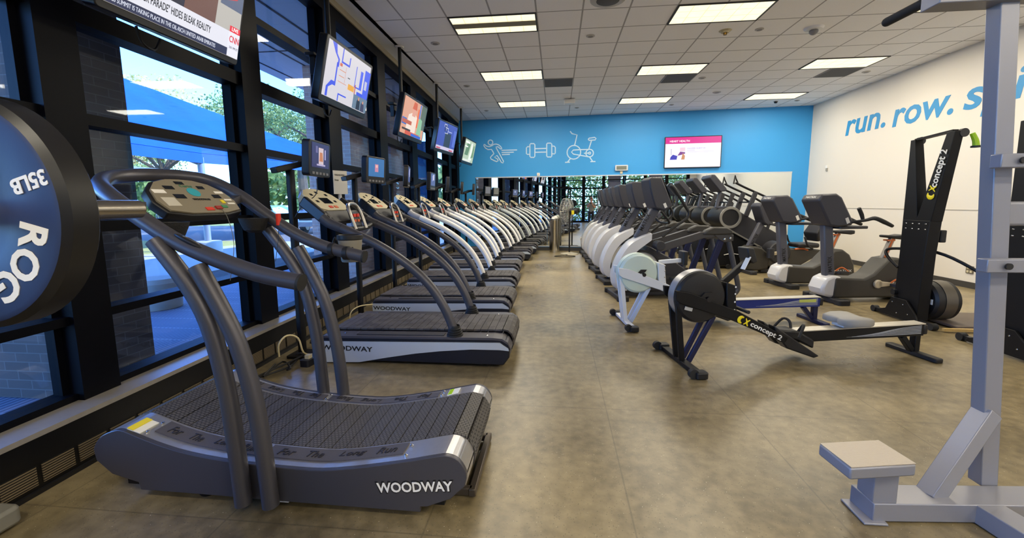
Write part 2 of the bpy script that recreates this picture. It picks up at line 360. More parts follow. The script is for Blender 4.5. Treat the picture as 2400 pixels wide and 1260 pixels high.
# ================================================================ THE SETTING
CZ = 3.945; RX = 6.73; YB = -6.6
def WX(y): return -2.66-.03*(y-1.5)                 # front face of the window columns
def BY(x): return 13.08-.077*(x+2.77)               # the blue back wall
BA = math.atan(-.077); BU = Vector((math.cos(BA), math.sin(BA), 0))
YL = BY(-3.05)
struct('floor', MB().prism([(WX(YB)-.3, YB-.2), (RX+.1, YB-.2), (RX+.1, BY(RX)+.1), (WX(YL)-.3, YL+.1)], 'z', -.12, 0), FLOOR)
struct('ceiling', MB().prism([(WX(YB)-.3, YB-.2), (RX+.1, YB-.2), (RX+.1, BY(RX)+.1), (WX(YL)-.3, YL+.1)], 'z', CZ, CZ+.15), CEIL)
struct('trim_1', MB().prism([(WX(YB), YB), (-2.585, YB), (-2.585, YL+.05), (WX(YL), YL+.05)], 'z', CZ-.003, CZ), mat('smooth_white_soffit', 'd4d6dc', .8))
struct('roof', MB().prism([(-2.9, YB-.3), (RX+.4, YB-.3), (RX+.4, 13.6), (-2.9, 13.6)], 'z', 4.3, 5.1), mat('roof_membrane', '6e6a66', .9))  # building roof out of view, added to block the sun
struct('wall_right', MB().prism([(RX, YB-.2), (RX+.2, YB-.2), (RX+.2, BY(RX)+.3), (RX, BY(RX)+.3)], 'z', 0, 4.3), WALLP)
struct('trim_2', MB().box((RX-.003, 2.9, 1.27), (.008, 18.9, .012)), mat('seam_paint', 'b9b3a8', .6))
struct('baseboard_right', MB().box((RX-.008, 2.85, .05), (.016, 18.8, .10)), mat('dark_vinyl_base', '3c3a38', .5))
struct('wall_back', MB().prism([(-3.35, BY(-3.35)), (RX+.1, BY(RX+.1)), (RX+.1, BY(RX+.1)+.2), (-3.35, BY(-3.35)+.2)], 'z', 0, 4.3), BLUEP)
struct('baseboard_back', MB().prism([(-3.0, BY(-3.0)), (RX-.02, BY(RX-.02)), (RX-.02, BY(RX-.02)-.014), (-3.0, BY(-3.0)-.014)], 'z', 0, .10), MC['dark_vinyl_base'])
# ---- left window wall: black columns, rails and tinted panes
cols = [(-6.6, -6.35), (-4.95, -4.7), (-3.3, -3.05), (-1.62, -1.37), (.10, .35), (2.03, 2.24), (3.57, 3.82), (5.06, 5.37), (6.70, 7.02), (8.38, 8.72), (10.06, 10.40), (11.65, 11.95), (12.75, YL)]
for i, (a, b) in enumerate(cols):
    mb = MB().prism([(WX(a), a), (WX(b), b), (WX(b)-.20, b), (WX(a)-.20, a)], 'z', .30, CZ)
    mb.prism([(WX(a)-.09, a-.035), (WX(a)-.09, a), (WX(a)-.15, a), (WX(a)-.15, a-.035)], 'z', .32, 3.86)
    o = struct('trim_%d' % (i+3), mb, FRAME)
rails = [(.76, .81), (1.27, 1.335), (1.89, 1.955), (2.46, 2.57), (3.08, 3.145)]
for i in range(len(cols)-1):
    a, b = cols[i][1], cols[i+1][0]
    f = MB()
    def rail(z0, z1, d0=.03, d1=.17):
        f.prism([(WX(a)-d0, a), (WX(b)-d0, b), (WX(b)-d1, b), (WX(a)-d1, a)], 'z', z0, z1)
    for z0, z1 in rails: rail(z0, z1)
    rail(.30, .36, .04); rail(3.72, 3.86, .0)
    o = struct('window_%d' % (i+1), f, FRAME)
    p = MB().prism([(WX(a)-.105, a), (WX(b)-.105, b), (WX(b)-.111, b), (WX(a)-.111, a)], 'z', .34, 3.74).build('pane', GLASS, o, smooth=0)
struct('trim_20', MB().prism([(WX(YB)+.02, YB), (WX(YL)+.02, YL), (WX(YL)-.2, YL), (WX(YB)-.2, YB)], 'z', 3.86, CZ-.004), BEIGE)
# ---- heating cabinet under the windows
cb = thing('heating_cabinet', 'long low black heating cabinet with a pale sill and louvred grille under the windows', 'heater', (0, 0, 0))
c0, c1 = -1.0, 12.8
def strip(d0, d1, z0, z1, y0=c0, y1=c1): return MB().prism([(WX(y0)+d0, y0), (WX(y1)+d0, y1), (WX(y1)+d1, y1), (WX(y0)+d1, y0)], 'z', z0, z1)
strip(.10, -.24, .02, .295).build('body', mat('black_cabinet_enamel', '0a0a0c', .4), cb)
strip(.135, -.24, .295, .322).build('sill', mat('grey_metal_sill', 'a09a90', .35, .3, noise=.1, nscale=30), cb)
g = MB(); y = c0
while y < c1-.2:
    g.prism([(WX(y)+.10, y), (WX(y+.145)+.10, y+.145), (WX(y+.145)+.106, y+.145), (WX(y)+.106, y)], 'z', .045, .145); y += .17
g.build('grille', GRILLE, cb, smooth=0)
strip(.115, .08, 0, .022).build('kick_plate', BLACK, cb)
# ---- rear wall (seen in the mirror): glazed between brick piers
rw = MB(); xs = [-2.45, -1.0, .45, 1.9, 3.35, 4.8, 6.2]
for i, x in enumerate(xs): struct('trim_%d' % (30+i), MB().box((x, YB, CZ/2), (.22, .2, CZ)), FRAME)
for i in range(len(xs)-1):
    a, b = xs[i]+.11, xs[i+1]-.11; f = MB()
    for z0, z1 in rails+[(0, .12), (3.72, CZ)]: f.box(((a+b)/2, YB, (z0+z1)/2), (b-a, .12, z1-z0))
    o = struct('window_%d' % (i+21), f, FRAME); MB().box(((a+b)/2, YB, 1.95), (b-a, .006, 3.7)).build('pane', GLASS, o, smooth=0)
struct('wall_rear', MB().box((6.52, YB, CZ/2), (.42, .2, CZ)), WALLP)
# ---- outside
struct('ground', MB().box((-20, 20, -.16), (120, 160, .1)), mat('outdoor_paving', '9a9fa8', .85, noise=.12, nscale=2))
struct('walkway', MB().box((-4.45, 4, -.06), (3.1, 40, .11)), GRATE)
struct('entry_paving', MB().box((-3.05, 4, -.055), (.5, 40, .12)), CONC)
struct('footpath', MB().prism([(-12.2, -20), (-7.4, -20), (-7.4, 45), (-12.2, 45)], 'z', -.1, .02), CONC)
struct('planting_bed', MB().box((-6.7, 4, -.06), (1.3, 40, .13)), mat('mulch', '4a4440', .95, noise=.3, nscale=12))
struct('lawn', MB().prism([(-60, -30), (-12.2, -30), (-12.2, 10), (-11.0, 15.5), (-60, 15.5)], 'z', -.1, .03), GRASS)
struct('far_lawn', MB().prism([(-60, 27), (-9, 27), (-9, 60), (-60, 60)], 'z', -.1, .03), GRASS)
struct('driveway', MB().prism([(-60, 15.5), (-9, 15.5), (-9, 27), (-60, 27)], 'z', -.1, .025), ASPH)
sf = MB().prism([(WX(-8)-.2, -8), (WX(14)-.2, 14), (-5.75, 14), (-5.35, -8)], 'z', 3.98, 4.3)
struct('canopy_soffit', sf, SOFF)
sl = MB()
for k, x in enumerate((-3.6, -4.5, -5.2)): sl.box((x-.15, 3, 3.977), (.03, 22, .012))
for k in range(12): sl.box((-4.25, -7+1.75*k, 3.977), (2.3, .025, .012))
struct('trim_40', sl, mat('dark_joint', '28303c', .7))
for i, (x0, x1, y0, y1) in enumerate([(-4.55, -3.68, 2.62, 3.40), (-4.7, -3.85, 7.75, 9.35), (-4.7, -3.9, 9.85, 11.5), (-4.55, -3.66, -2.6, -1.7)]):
    t = MB().box(((x0+x1)/2, (y0+y1)/2, 1.99), (x1-x0, y1-y0, 3.98)).build('brick_pier', BRICK_SHADE if i in (0, 3) else BRICK, smooth=0)
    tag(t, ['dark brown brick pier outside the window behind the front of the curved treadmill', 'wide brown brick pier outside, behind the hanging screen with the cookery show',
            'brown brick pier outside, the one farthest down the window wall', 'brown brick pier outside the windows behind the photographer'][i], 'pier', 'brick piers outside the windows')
for i, (x, wd) in enumerate([(1.2, .9), (4.1, .9)]):
    t = MB().box((x, YB-.75, 1.99), (wd, .8, 3.98)).build('brick_pier', BRICK, smooth=0)
    tag(t, ['brown brick pier outside the rear windows, nearer the window wall', 'brown brick pier outside the rear windows, nearer the white wall'][i], 'pier', 'brick piers outside the windows')
t = MB().box((-3.95, 12.6, 1.6), (.5, 1.1, 3.2)).build('blue_panel', mat('blue_signboard', '2a6fb0', .5), smooth=0); tag(t, 'blue painted panel outside the last window before the blue wall', 'panel')
# shade sail on posts
cs = thing('shade_canopy', 'large bright blue fabric shade canopy on posts across the footpath', 'canopy', (0, 0, 0))
e0 = V(-10.6, 11.95, 2.97); e1 = V(-10.6, 1.5, 2.97); e2 = V(-16, 1.5, 3.75); e3 = V(-16, 13.0, 3.75); e0b = V(-9.4, 21.5, 3.2); e3b = V(-15.5, 22.5, 3.9)
r0 = V(-13.6, 4.6, 6.1); r1 = V(-13.2, 19.5, 4.65)
mb = MB()
ring = [e1, e0, e0b, e3b, e3, e2]
mb.add([e1, e0, r0], [(0, 1, 2)]); mb.add([e0, e0b, r1, r0], [(0, 1, 2, 3)]); mb.add([e0b, e3b, r1], [(0, 1, 2)]); mb.add([e3b, e3, r0, r1], [(0, 1, 2, 3)]); mb.add([e3, e2, r0], [(0, 1, 2)]); mb.add([e2, e1, r0], [(0, 1, 2)])
o = mb.build('fabric', CANOPY, cs, smooth=0); sm = o.modifiers.new('thick', 'SOLIDIFY'); sm.thickness = .02
mb = MB(); dn = V(0, 0, -.28)
for i in range(6): a, b = ring[i], ring[(i+1) % 6]; mb.quad(a, b, b+dn, a+dn)
o = mb.build('valance', CANOPY, cs, smooth=0); sm = o.modifiers.new('thick', 'SOLIDIFY'); sm.thickness = .015
for p in (e0, e1, e2, e3, e0b):
    q = V(p.x-.08, p.y, .3); MB().cyl(q, (q.x, q.y, p.z-.1), .09).build('post', mat('grey_steel_post', '7d848c', .5, .3), cs)
    MB().lathe([(.001, 0), (.36, 0), (.36, .32), (.33, .35), (.001, .35)], (q.x, q.y, 0)).build('pedestal', CONC, cs)
MB().tube([e0+V(-.1, 0, -.3), e0+V(-.9, -.9, .25), e0+V(-2, -2.4, 1.3)], .06).build('strut', MC['grey_steel_post'], cs)
MB().bar((-10.7, 1.6, 2.35), (-10.7, 11.9, 2.35), .1, .14).build('beam', MC['grey_steel_post'], cs)
MB().cyl((-10.75, 10.75, 0), (-10.75, 10.75, 2.35), .07).build('post', MC['grey_steel_post'], cs)
t = MB().lathe([(.001, 0), (.28, 0), (.30, .36), (.26, .42), (.001, .42)], (-5.6, 5.3, 0)).build('planter_bollard', CONC); tag(t, 'low round pale concrete bollard on the walkway beyond the brick pier', 'bollard')
# ---- trees
def tree(x, y, h, cr, leaf, label, n=5200, group='trees beyond the walkway', seed=1, trunk=.22, cz=.62, lean=0):
    rnd = random.Random(seed); t = thing('tree', label, 'tree', (x, y, 0), 0, group); mb = MB()
    th = h*.42; top = V(lean, 0, th); mb.tube([(0, 0, 0), (lean*.4, .05, th*.5), top], [trunk*1.25, trunk, trunk*.8], 9)
    tips = []
    for k in range(8):
        a = 2*PI*k/8+rnd.uniform(-.3, .3); ln = cr*rnd.uniform(.55, .95); el = rnd.uniform(.15, .95)
        tip = top+V(math.cos(a)*ln, math.sin(a)*ln, el*h*.42); mid = top.lerp(tip, .5)+V(0, 0, .25)
        mb.tube([top-V(0, 0, .2*k/8), mid, tip], [trunk*.5, trunk*.3, .03], 6); tips.append(tip)
        for j in range(2):
            tp = mid.lerp(tip, .4)+V(rnd.uniform(-1, 1), rnd.uniform(-1, 1), rnd.uniform(.2, 1))*cr*.35; mb.tube([mid, tp], [trunk*.25, .02], 5, smooth=False); tips.append(tp)
    mb.build('trunk', BARK, t)
    fb = MB(); cl = [(p, cr*rnd.uniform(.22, .42)) for p in tips]
    for k in range(int(n*2.1)):
        p, r = rnd.choice(cl); d = V(rnd.gauss(0, 1), rnd.gauss(0, 1), rnd.gauss(0, .75)).normalized()*r*rnd.random()**.4; c = p+d
        if c.z < h*.36: c.z = h*.36+(h*.36-c.z)*.6
        a = V(rnd.gauss(0, 1), rnd.gauss(0, 1), rnd.gauss(0, 1)).normalized(); b = a.orthogonal().normalized(); s = rnd.uniform(.035, .075)*(1+h*.045)
        c2 = a.cross(b); fb.add([c+a*s, c+b*s*.6, c-a*s, c-b*s*.6], [(0, 1, 2, 3)])
    fb.build('foliage', leaf, t, smooth=0)
tree(-23.5, 11.5, 11.5, 4.0, LEAF_Y, 'thin yellowing tree rising behind the left end of the blue canopy', 9500, seed=3)
tree(-24.5, 20, 10.5, 4.2, LEAF_Y, 'broad yellow and green tree behind the middle of the blue canopy', 11000, seed=4)
tree(-15.5, 24.8, 9.0, 5.0, LEAF_G, 'dark green oak spreading over the driveway behind the white truck', 9000, seed=5, trunk=.3)
tree(-30, 30, 9.5, 4.2, LEAF_G, 'green oak standing far across the lawn left of the white truck', 6000, seed=6, trunk=.28)
tree(-24, 40, 10, 5, LEAF_G, 'distant green tree at the edge of the parking area', 5000, seed=7)
tree(-38, 33, 10, 5, LEAF_Y, 'distant yellow tree behind the parked cars', 4500, seed=8)
tree(-6.5, 37, 10, 4.0, LEAF_R, 'rust coloured tree seen past the end of the window wall', 4500, seed=9)
tree(-38, 19, 9.5, 4.6, LEAF_Y, 'pale yellow tree far left across the lawn', 4500, seed=10)
for k, (x, y) in enumerate([(-3.5, -13), (.8, -12), (4.5, -13.5), (9.0, -12)]):
    tree(x, y, 7.5, 2.0, LEAF_G, ['green tree outside the rear windows, nearest the corner with the window wall', 'green tree outside the rear windows behind the photographer', 'green tree outside the rear windows between the brick piers and white wall', 'green tree outside beyond the end of the rear windows'][k], 3600, 'trees outside the rear windows', seed=20+k)
fb = MB(); rnd = random.Random(5)
for k in range(9000):
    u = rnd.random(); c = V(-75+70*u, 58+rnd.uniform(-2, 2)-18*(1-u), rnd.random()**.7*(4.5+2*math.sin(u*23))); a = V(rnd.gauss(0, 1), rnd.gauss(0, 1), rnd.gauss(0, 1)).normalized(); b = a.orthogonal(); s = rnd.uniform(.25, .5)
    fb.add([c+a*s, c+b*s*.7, c-a*s, c-b*s*.7], [(0, 1, 2, 3)])
o = fb.build('hedge', LEAF_G, smooth=0); tag(o, 'long row of distant trees and shrubs closing off the parking area', 'hedge', kind='stuff')
fb = MB()
for k in range(9000):
    c = V(rnd.uniform(-4.5, 9), -9.6+rnd.uniform(-.5, .5), rnd.random()*3.6); a = V(rnd.gauss(0, 1), rnd.gauss(0, 1), rnd.gauss(0, 1)).normalized(); b = a.orthogonal(); s = rnd.uniform(.06, .13)
    fb.add([c+a*s, c+b*s*.7, c-a*s, c-b*s*.7], [(0, 1, 2, 3)])
o = fb.build('hedge', LEAF_G, smooth=0); tag(o, 'tall green hedge outside the rear windows, seen in the mirror', 'hedge', kind='stuff')
# ---- vehicles
def wheel(t, x, y, r=.4, wd=.26):
    o = MB().lathe([(.001, -wd/2), (r*.8, -wd/2), (r, -wd/2+.05), (r, wd/2-.05), (r*.8, wd/2), (.001, wd/2)], (x, y, r), 'x').build('wheel', RUBBER, t)
    MB().lathe([(.001, -wd/2-.01), (r*.6, -wd/2-.01), (r*.6, wd/2+.01), (.001, wd/2+.01)], (x, y, r), 'x', 14).build('rim', mat('grey_alloy', '8a8c90', .3, .8), o)
tk = thing('pickup_truck', 'white pickup truck parked on the driveway, seen between the window columns', 'truck', (-11.75, 19.3, 0), R(8))
P = [(.0, .55), (.02, .95), (.12, 1.12), (1.25, 1.2), (1.85, 1.78), (3.1, 1.8), (3.35, 1.3), (5.3, 1.3), (5.35, .6), (4.75, .52), (4.6, .85), (4.1, .88), (3.85, .52), (1.55, .52), (1.4, .9), (.85, .92), (.65, .52), (.1, .45)]
MB().prism(P, 'x', -.93, .93).build('body', CARW, tk, bevel=.05)
m = MB().prism([(1.40, 1.24), (1.88, 1.72), (3.0, 1.74), (3.15, 1.3)], 'x', -.95, .95); m.quad((-.8, 1.30, 1.24), (.8, 1.30, 1.24), (.72, 1.82, 1.76), (-.72, 1.82, 1.76)); m.build('windows', TINT, tk)
MB().box((0, -.02, .86), (1.1, .08, .34)).build('grille', BLACK, tk); MB().box((0, -.03, .5), (1.7, .1, .22)).build('bumper', MGREY, tk)
for sx in (-1, 1): MB().box((sx*.74, -.01, .88), (.32, .1, .2)).build('headlight', mat('clear_lamp', 'b8c4d0', .1), tk)
for x in (-.82, .82):
    for y_ in (1.12, 4.35): wheel(tk, x, y_)
for i, (x, y, c, nm) in enumerate([(-29, 36, '9aa4b4', 'silver'), (-26, 38.5, 'dfe2e6', 'white'), (-22.5, 40.5, '2c4a86', 'blue'), (-19, 42.5, 'c4c8cc', 'pale grey'), (-33, 33.5, '30343c', 'dark')]):
    ct = thing('car', nm+' car parked far across the lawn in the distant row of cars', 'car', (x, y, 0), R(50), 'parked cars far outside')
    MB().prism([(0, .35), (0, .75), (.9, .9), (1.5, 1.4), (3.0, 1.42), (3.6, .95), (4.3, .9), (4.35, .35)], 'x', -.85, .85).build('body', mat('car_'+nm.replace(' ', '_'), c, .3, coat=.5), ct, bevel=.05)
    MB().prism([(1.05, .93), (1.55, 1.34), (2.95, 1.36), (3.45, .97)], 'x', -.87, .87).build('windows', TINT, ct)
    for sx in (-.78, .78):
        for y_ in (.85, 3.5): wheel(ct, sx, y_, .33, .2)
# ================================================================ CEILING FIXTURES
lamp = bpy.data.lights.new('troffer_lamp', 'AREA'); lamp.shape = 'RECTANGLE'; lamp.size = 1.14; lamp.size_y = .54; lamp.energy = LAMP_W; lamp.color = (1, .90, .72)
G = .6096
proto = None
names_r = ['', '', '']
for j in (0, 4, 8, -8, -12, -16):
    for i, c in enumerate((0, 5, 10)):
        if j == -8 and i < 2: continue
        x = -1.5049+G*(c+1); y = 5.9945+G*(j+.5)
        rowtxt = {0: 'in the row nearest the camera', 4: 'in the middle row', 8: 'in the row nearest the blue wall', -8: 'above the grey pull-up station', -12: 'in the row just behind the photographer', -16: 'in the row nearest the rear windows'}[j]
        coltxt = ['on the window side', 'over the middle aisle', 'nearest the white wall'][i]
        lab = 'recessed fluorescent ceiling light %s, %s' % (coltxt, rowtxt)
        if j == 0 and i == 0: lab = 'recessed ceiling light with a dark central strip, nearest the window side'
        if proto is None:
            t = thing('ceiling_light', lab, 'light', (x, y, CZ), 0, 'recessed ceiling lights'); proto = t
            f = MB()
            for sx, sy, dx, dy in ((0, -1, 1.21, .022), (0, 1, 1.21, .022)): f.box((0, sy*.293, -.006), (dx, dy, .012))
            for sx in (-1, 1): f.box((sx*.597, 0, -.006), (.022, .6, .012))
            f.build('frame', mat('dark_light_frame', '2a2622', .5), t)
            MB().box((0, 0, -.003), (1.17, .564, .005)).build('diffuser', DIFF, t, smooth=0)
        else: t = dup(proto, (x, y, CZ), 0, lab, 'recessed ceiling lights')
        lo = bpy.data.objects.new('troffer_lamp', lamp); C.objects.link(lo); lo.parent = t; lo.location = (0, 0, -.014)
MB().box((0, 0, -.008), (1.17, .15, .006)).build('tube_cover', mat('dim_bronze_cover', '8a7c5c', .4, .4), proto)
vp = None
for c, lab in ((2, 'dark square ceiling vent beside the light on the window side'), (6, 'dark square ceiling vent behind the middle aisle light'), (11, 'dark square ceiling vent nearest the white wall')):
    x = -1.5049+G*(c+.5); y = 5.9945+G*5.5
    if not vp:
        vp = t = thing('ceiling_vent', lab, 'vent', (x, y, CZ), 0, 'square ceiling vents'); MB().box((0, 0, -.004), (.58, .58, .008)).build('mesh_panel', VENT, t)
        f = MB()
        for s_ in (-1, 1): f.box((s_*.296, 0, -.005), (.014, .6, .01)); f.box((0, s_*.296, -.005), (.6, .014, .01))
        f.build('frame', mat('vent_frame', '9a9896', .5), t)
    else: t = dup(vp, (x, y, CZ), 0, lab)
for x, y, r, lab in [(-1.926, 6.89, .07, 'small round ceiling speaker nearest the hanging screen with the cookery show'), (.495, 6.89, .065, 'small round ceiling fitting between the two nearest light rows over the aisle'), (2.951, 6.94, .06, 'small round ceiling fitting just right of the nearest middle light'), (-1.943, 9.344, .07, 'small round ceiling speaker beside the middle row light on the window side'),
                  (2.94, 9.38, .07, 'thin ring shaped ceiling fitting beside the middle vent'), (3.664, 10.615, .09, 'round ceiling speaker between the middle and far lights'), (-1.925, 11.81, .06, 'small round ceiling fitting nearest the window corner of the blue wall'), (.516, 11.777, .06, 'small round ceiling fitting in front of the bicycle icon'), (2.949, 11.76, .06, 'small round ceiling fitting above the wall television'), (5.98, 11.7, .06, 'small round ceiling fitting nearest the white wall corner'), (6.028, 9.375, .07, 'small round ceiling fitting beside the vent nearest the white wall')]:
    t = thing('ceiling_speaker', lab, 'ceiling fitting', (x, y, CZ), 0, 'small round ceiling fittings')
    MB().lathe([(.001, -.012), (r*.75, -.014), (r, -.008), (r, 0), (.001, 0)]).build('rim', mat('off_white_fitting', 'b8b4b0', .5), t)
    MB().lathe([(.001, -.018), (r*.6, -.016), (r*.62, -.012), (.001, -.012)]).build('grille', mat('grey_fitting_mesh', '8a8888', .7), t)
t = thing('ceiling_speaker', 'large round ceiling speaker cut off by the top edge of the picture', 'ceiling fitting', (.62, 5.74, CZ))
MB().lathe([(.001, -.015), (.17, -.018), (.22, -.006), (.22, 0), (.001, 0)]).build('rim', MC['off_white_fitting'], t); MB().lathe([(.001, -.02), (.14, -.02), (.15, -.014), (.001, -.014)]).build('grille', VENT, t)
t = thing('smoke_detector', 'small round yellowish sprinkler head below the nearest middle light', 'ceiling fitting', (2.472, 6.94, CZ)); MB().lathe([(.001, -.03), (.05, -.03), (.09, 0), (.001, 0)]).build('base', mat('aged_cream', 'b5a988', .5), t); MB().cyl((0, 0, -.03), (0, 0, -.06), .025).build('head', mat('brass', '8a6a30', .3, 1), t)
t = thing('security_camera', 'white domed security camera on the ceiling right of the middle lights', 'camera', (3.73, 6.99, CZ)); MB().lathe([(.001, -.035), (.11, -.03), (.13, 0), (.001, 0)]).build('housing', WHITE, t); MB().ell((0, 0, -.05), (.06, .06, .05)).build('dome', MGREY, t)
t = thing('projector_box', 'small white box hanging under the ceiling above the dumbbell icon', 'ceiling fitting', (.296, 10.81, CZ)); MB().box((0, 0, -.07), (.26, .2, .10)).build('case', WHITE, t, bevel=.01); MB().cyl((0, 0, -.02), (0, 0, 0), .04).build('mount', MGREY, t)
t = thing('smoke_detector', 'small black dome under the ceiling behind the far light on the white wall side', 'ceiling fitting', (5.5, 11.75, CZ)); MB().lathe([(.001, -.05), (.03, -.045), (.05, 0), (.001, 0)]).build('dome', TINT, t); MB().lathe([(.05, -.006), (.065, -.006), (.065, 0), (.05, 0)]).build('collar', WHITE, t)
# ================================================================ BACK WALL
def bw(x, z, d=0): return V(x, BY(x), z)-V(math.sin(-BA), math.cos(BA), 0)*d   # d metres in front of the wall
mr = thing('wall_mirror', 'wide frameless mirror along the lower half of the blue wall', 'mirror', (0, 0, 0))
mx = [-2.49, -.28, 1.95, 4.17, 6.33]
for i in range(4):
    a, b = mx[i]+.003, mx[i+1]-.003; p, q = bw(a, 0, .012), bw(b, 0, .012); p2, q2 = bw(a, 0, .002), bw(b, 0, .002)
    MB().prism([p[:2], q[:2], q2[:2], p2[:2]], 'z', .15, 2.205).build('panel', MIRROR, mr, smooth=0)
for z0, z1 in ((2.205, 2.235), (.12, .15)):
    p, q, p2, q2 = bw(mx[0], 0, .02), bw(mx[4], 0, .02), bw(mx[0], 0, .002), bw(mx[4], 0, .002)
    MB().prism([p[:2], q[:2], q2[:2], p2[:2]], 'z', z0, z1).build('edge_trim', mat('pale_trim', 'c8ccd0', .4, .3), mr)
ic = {"arm":[[-2.188,3.208],[-2.139,3.159],[-2.048,3.141],[-1.965,3.17],[-1.906,3.208],[-1.832,3.213],[-1.758,3.187],[-1.693,3.13],[-1.661,3.074],[-1.694,3.059]],
"arm2":[[-2.188,3.208],[-2.215,3.21],[-2.222,3.178],[-2.173,3.105],[-2.091,3.055],[-1.983,3.06],[-1.934,2.979],[-1.91,2.931],[-1.969,2.877],[-2.019,2.823],[-2.003,2.775],[-1.912,2.725],[-1.822,2.691],[-1.78,2.721],[-1.796,2.761],[-1.895,2.828],[-1.811,2.873],[-1.763,2.8],[-1.681,2.663],[-1.632,2.646],[-1.615,2.694],[-1.834,3.095],[-1.841,3.127],[-1.784,3.133],[-1.694,3.059]],
"w1":[[-1.67,3.022],[-1.196,3.021]],"w2":[[-1.67,2.956],[-1.294,2.958]],"w3":[[-1.663,2.893],[-1.417,2.899]]}
idb = {"d1":[[-.809,2.995],[-.809,3.166],[-.785,3.193],[-.689,3.19],[-.66,3.161],[-.66,2.819],[-.689,2.788],[-.785,2.791],[-.81,2.823],[-.809,2.995]],"d2":[[-.308,2.98],[-.308,3.166],[-.285,3.191],[-.19,3.188],[-.159,3.161],[-.157,2.814],[-.18,2.786],[-.283,2.789],[-.307,2.817],[-.308,2.98]],
"d3":[[-.809,3.104],[-.881,3.106],[-.913,3.076],[-.914,2.904],[-.882,2.88],[-.809,2.882]],"d4":[[-.158,3.102],[-.087,3.097],[-.056,3.065],[-.055,2.896],[-.078,2.873],[-.157,2.88]],"d5":[[-.657,3.04],[-.308,3.039]],"d6":[[-.657,2.936],[-.307,2.934]]}
ibk = {"b1":[[.376,3.509],[.431,3.439],[.577,3.399],[.511,3.11]],"b2":[[.675,2.975],[.474,2.97],[.421,2.913],[.476,2.851],[.923,2.762]],"b2b":[[.659,2.975],[.95,2.975]],"b4":[[.92,2.991],[.992,3.223]],"b5":[[.924,3.23],[.9,3.264],[.923,3.294],[1.082,3.311],[1.12,3.279],[1.098,3.239],[.924,3.23]],
"b6":[[.399,2.737],[.307,2.624]],"b7":[[.237,2.621],[.377,2.622]],"b8":[[.946,2.754],[1.032,2.63]],"b9":[[.971,2.623],[1.116,2.623]],"b10":[[.784,2.868],[.922,2.869]]}
def circ(x, z, r): return [[x+r*math.cos(2*PI*i/20), z+r*math.sin(2*PI*i/20)] for i in range(21)]
ic['head'] = circ(-2.012, 3.266, .072); ibk['bc'] = circ(.489, 2.904, .197); ibk['b3'] = circ(.944, 2.868, .108); ibk['b3i'] = circ(.944, 2.868, .03)
def decal(strokes, name, label):
    mb = MB()
    for k, P in strokes.items(): mb.tube([bw(x, z, .004) for x, z in P], .0165, 8, smooth=False, flat=tuple(bw(0, 0, 1)-bw(0, 0, 0)))
    tag(mb.build(name, DECAL), label, 'wall decal', 'line icons on the blue wall')
decal(ic, 'runner_icon', 'pale line icon of a running figure on the blue wall, leftmost of three')
decal(idb, 'dumbbell_icon', 'pale line icon of a dumbbell on the blue wall, middle of three')
decal(ibk, 'bicycle_icon', 'pale line icon of an exercise bike on the blue wall, rightmost of three')
def wall_item(name, label, cat, x, z, rz=BA, d=.0): return thing(name, label, cat, bw(x, z, d), rz)
t = wall_item('television', 'wall television showing a pink HEART HEALTH slide on the blue wall', 'television', 3.76, 2.815)
MB().rbox((0, -.045, 0), (1.50, .05, .86), .015, axis='y').build('housing', BLACK, t); MB().box((0, -.012, 0), (.5, .024, .4)).build('wall_mount', MATTE, t)
MB().box((0, -.071, 0), (1.46, .002, .82)).build('screen', em('ece6fa', 1.0), t, smooth=0)
pt = patches('picture', t, [(-.73, .235, .73, .41, 'd8208c'), (-.6, -.20, -.20, .13, 'f6f4fb'), ([(-.6, -.2), (-.42, -.2), (-.40, -.1), (-.52, -.06), (-.58, -.12)], '3232b0'), ([(-.40, -.09), (-.33, .02), (-.20, .0), (-.2, -.04), (-.33, -.08)], '7a3c8c'), (-.34, .03, -.20, .13, 'f0c8d8'), ([(-.3, -.2), (-.21, -.2), (-.20, -.1), (-.26, -.02)], 'c88a60'), (-.58, -.08, -.56, .1, 'b8b0c8'), (-.15, .012, .55, .02, 'cfc8e4'), (-.15, -.01, .40, -.003, 'cfc8e4'), (-.15, .045, .05, .053, 'a89ad0')], y=-.0725)
text('heading', 'HEART HEALTH', .075, em('ffffff', .95), t, (-.62, -.0795, .30), (1, 0, 0), (0, 0, 1), bold=.012)
text('subheading', 'COOPER QUEST 50', .05, em('8f86b8', .9), t, (-.15, -.0795, .10), (1, 0, 0), (0, 0, 1), sx=1.1)
t = wall_item('wall_clock', 'grey digital clock in a pale frame above the mirror', 'clock', 1.855, 2.425)
MB().rbox((0, -.03, 0), (.36, .05, .16), .02, axis='y').build('case', mat('pale_clock_frame', 'c4cad0', .4), t, bevel=.004); MB().box((0, -.056, 0), (.28, .004, .10)).build('display', mat('lcd_grey', '6f7468', .3), t); MB().box((0, -.012, -.12), (.07, .02, .09)).build('switch_plate', CREAM, t)
t = wall_item('sensor_box', 'small white sensor box just above the mirror below the dumbbell icon', 'sensor', -.55, 2.285); MB().box((0, -.02, 0), (.085, .04, .09)).build('case', WHITE, t, bevel=.005); MB().box((0, -.042, 0), (.03, .004, .03)).build('window', CREAM, t)
t = wall_item('power_outlet', 'small wall outlet plate low behind the pedestal fan', 'outlet', .75, .36, d=.013); MB().box((0, -.004, 0), (.08, .008, .12)).build('plate', WHITE, t); MB().box((0, -.022, .0), (.04, .03, .04)).build('plug', BLACK, t)
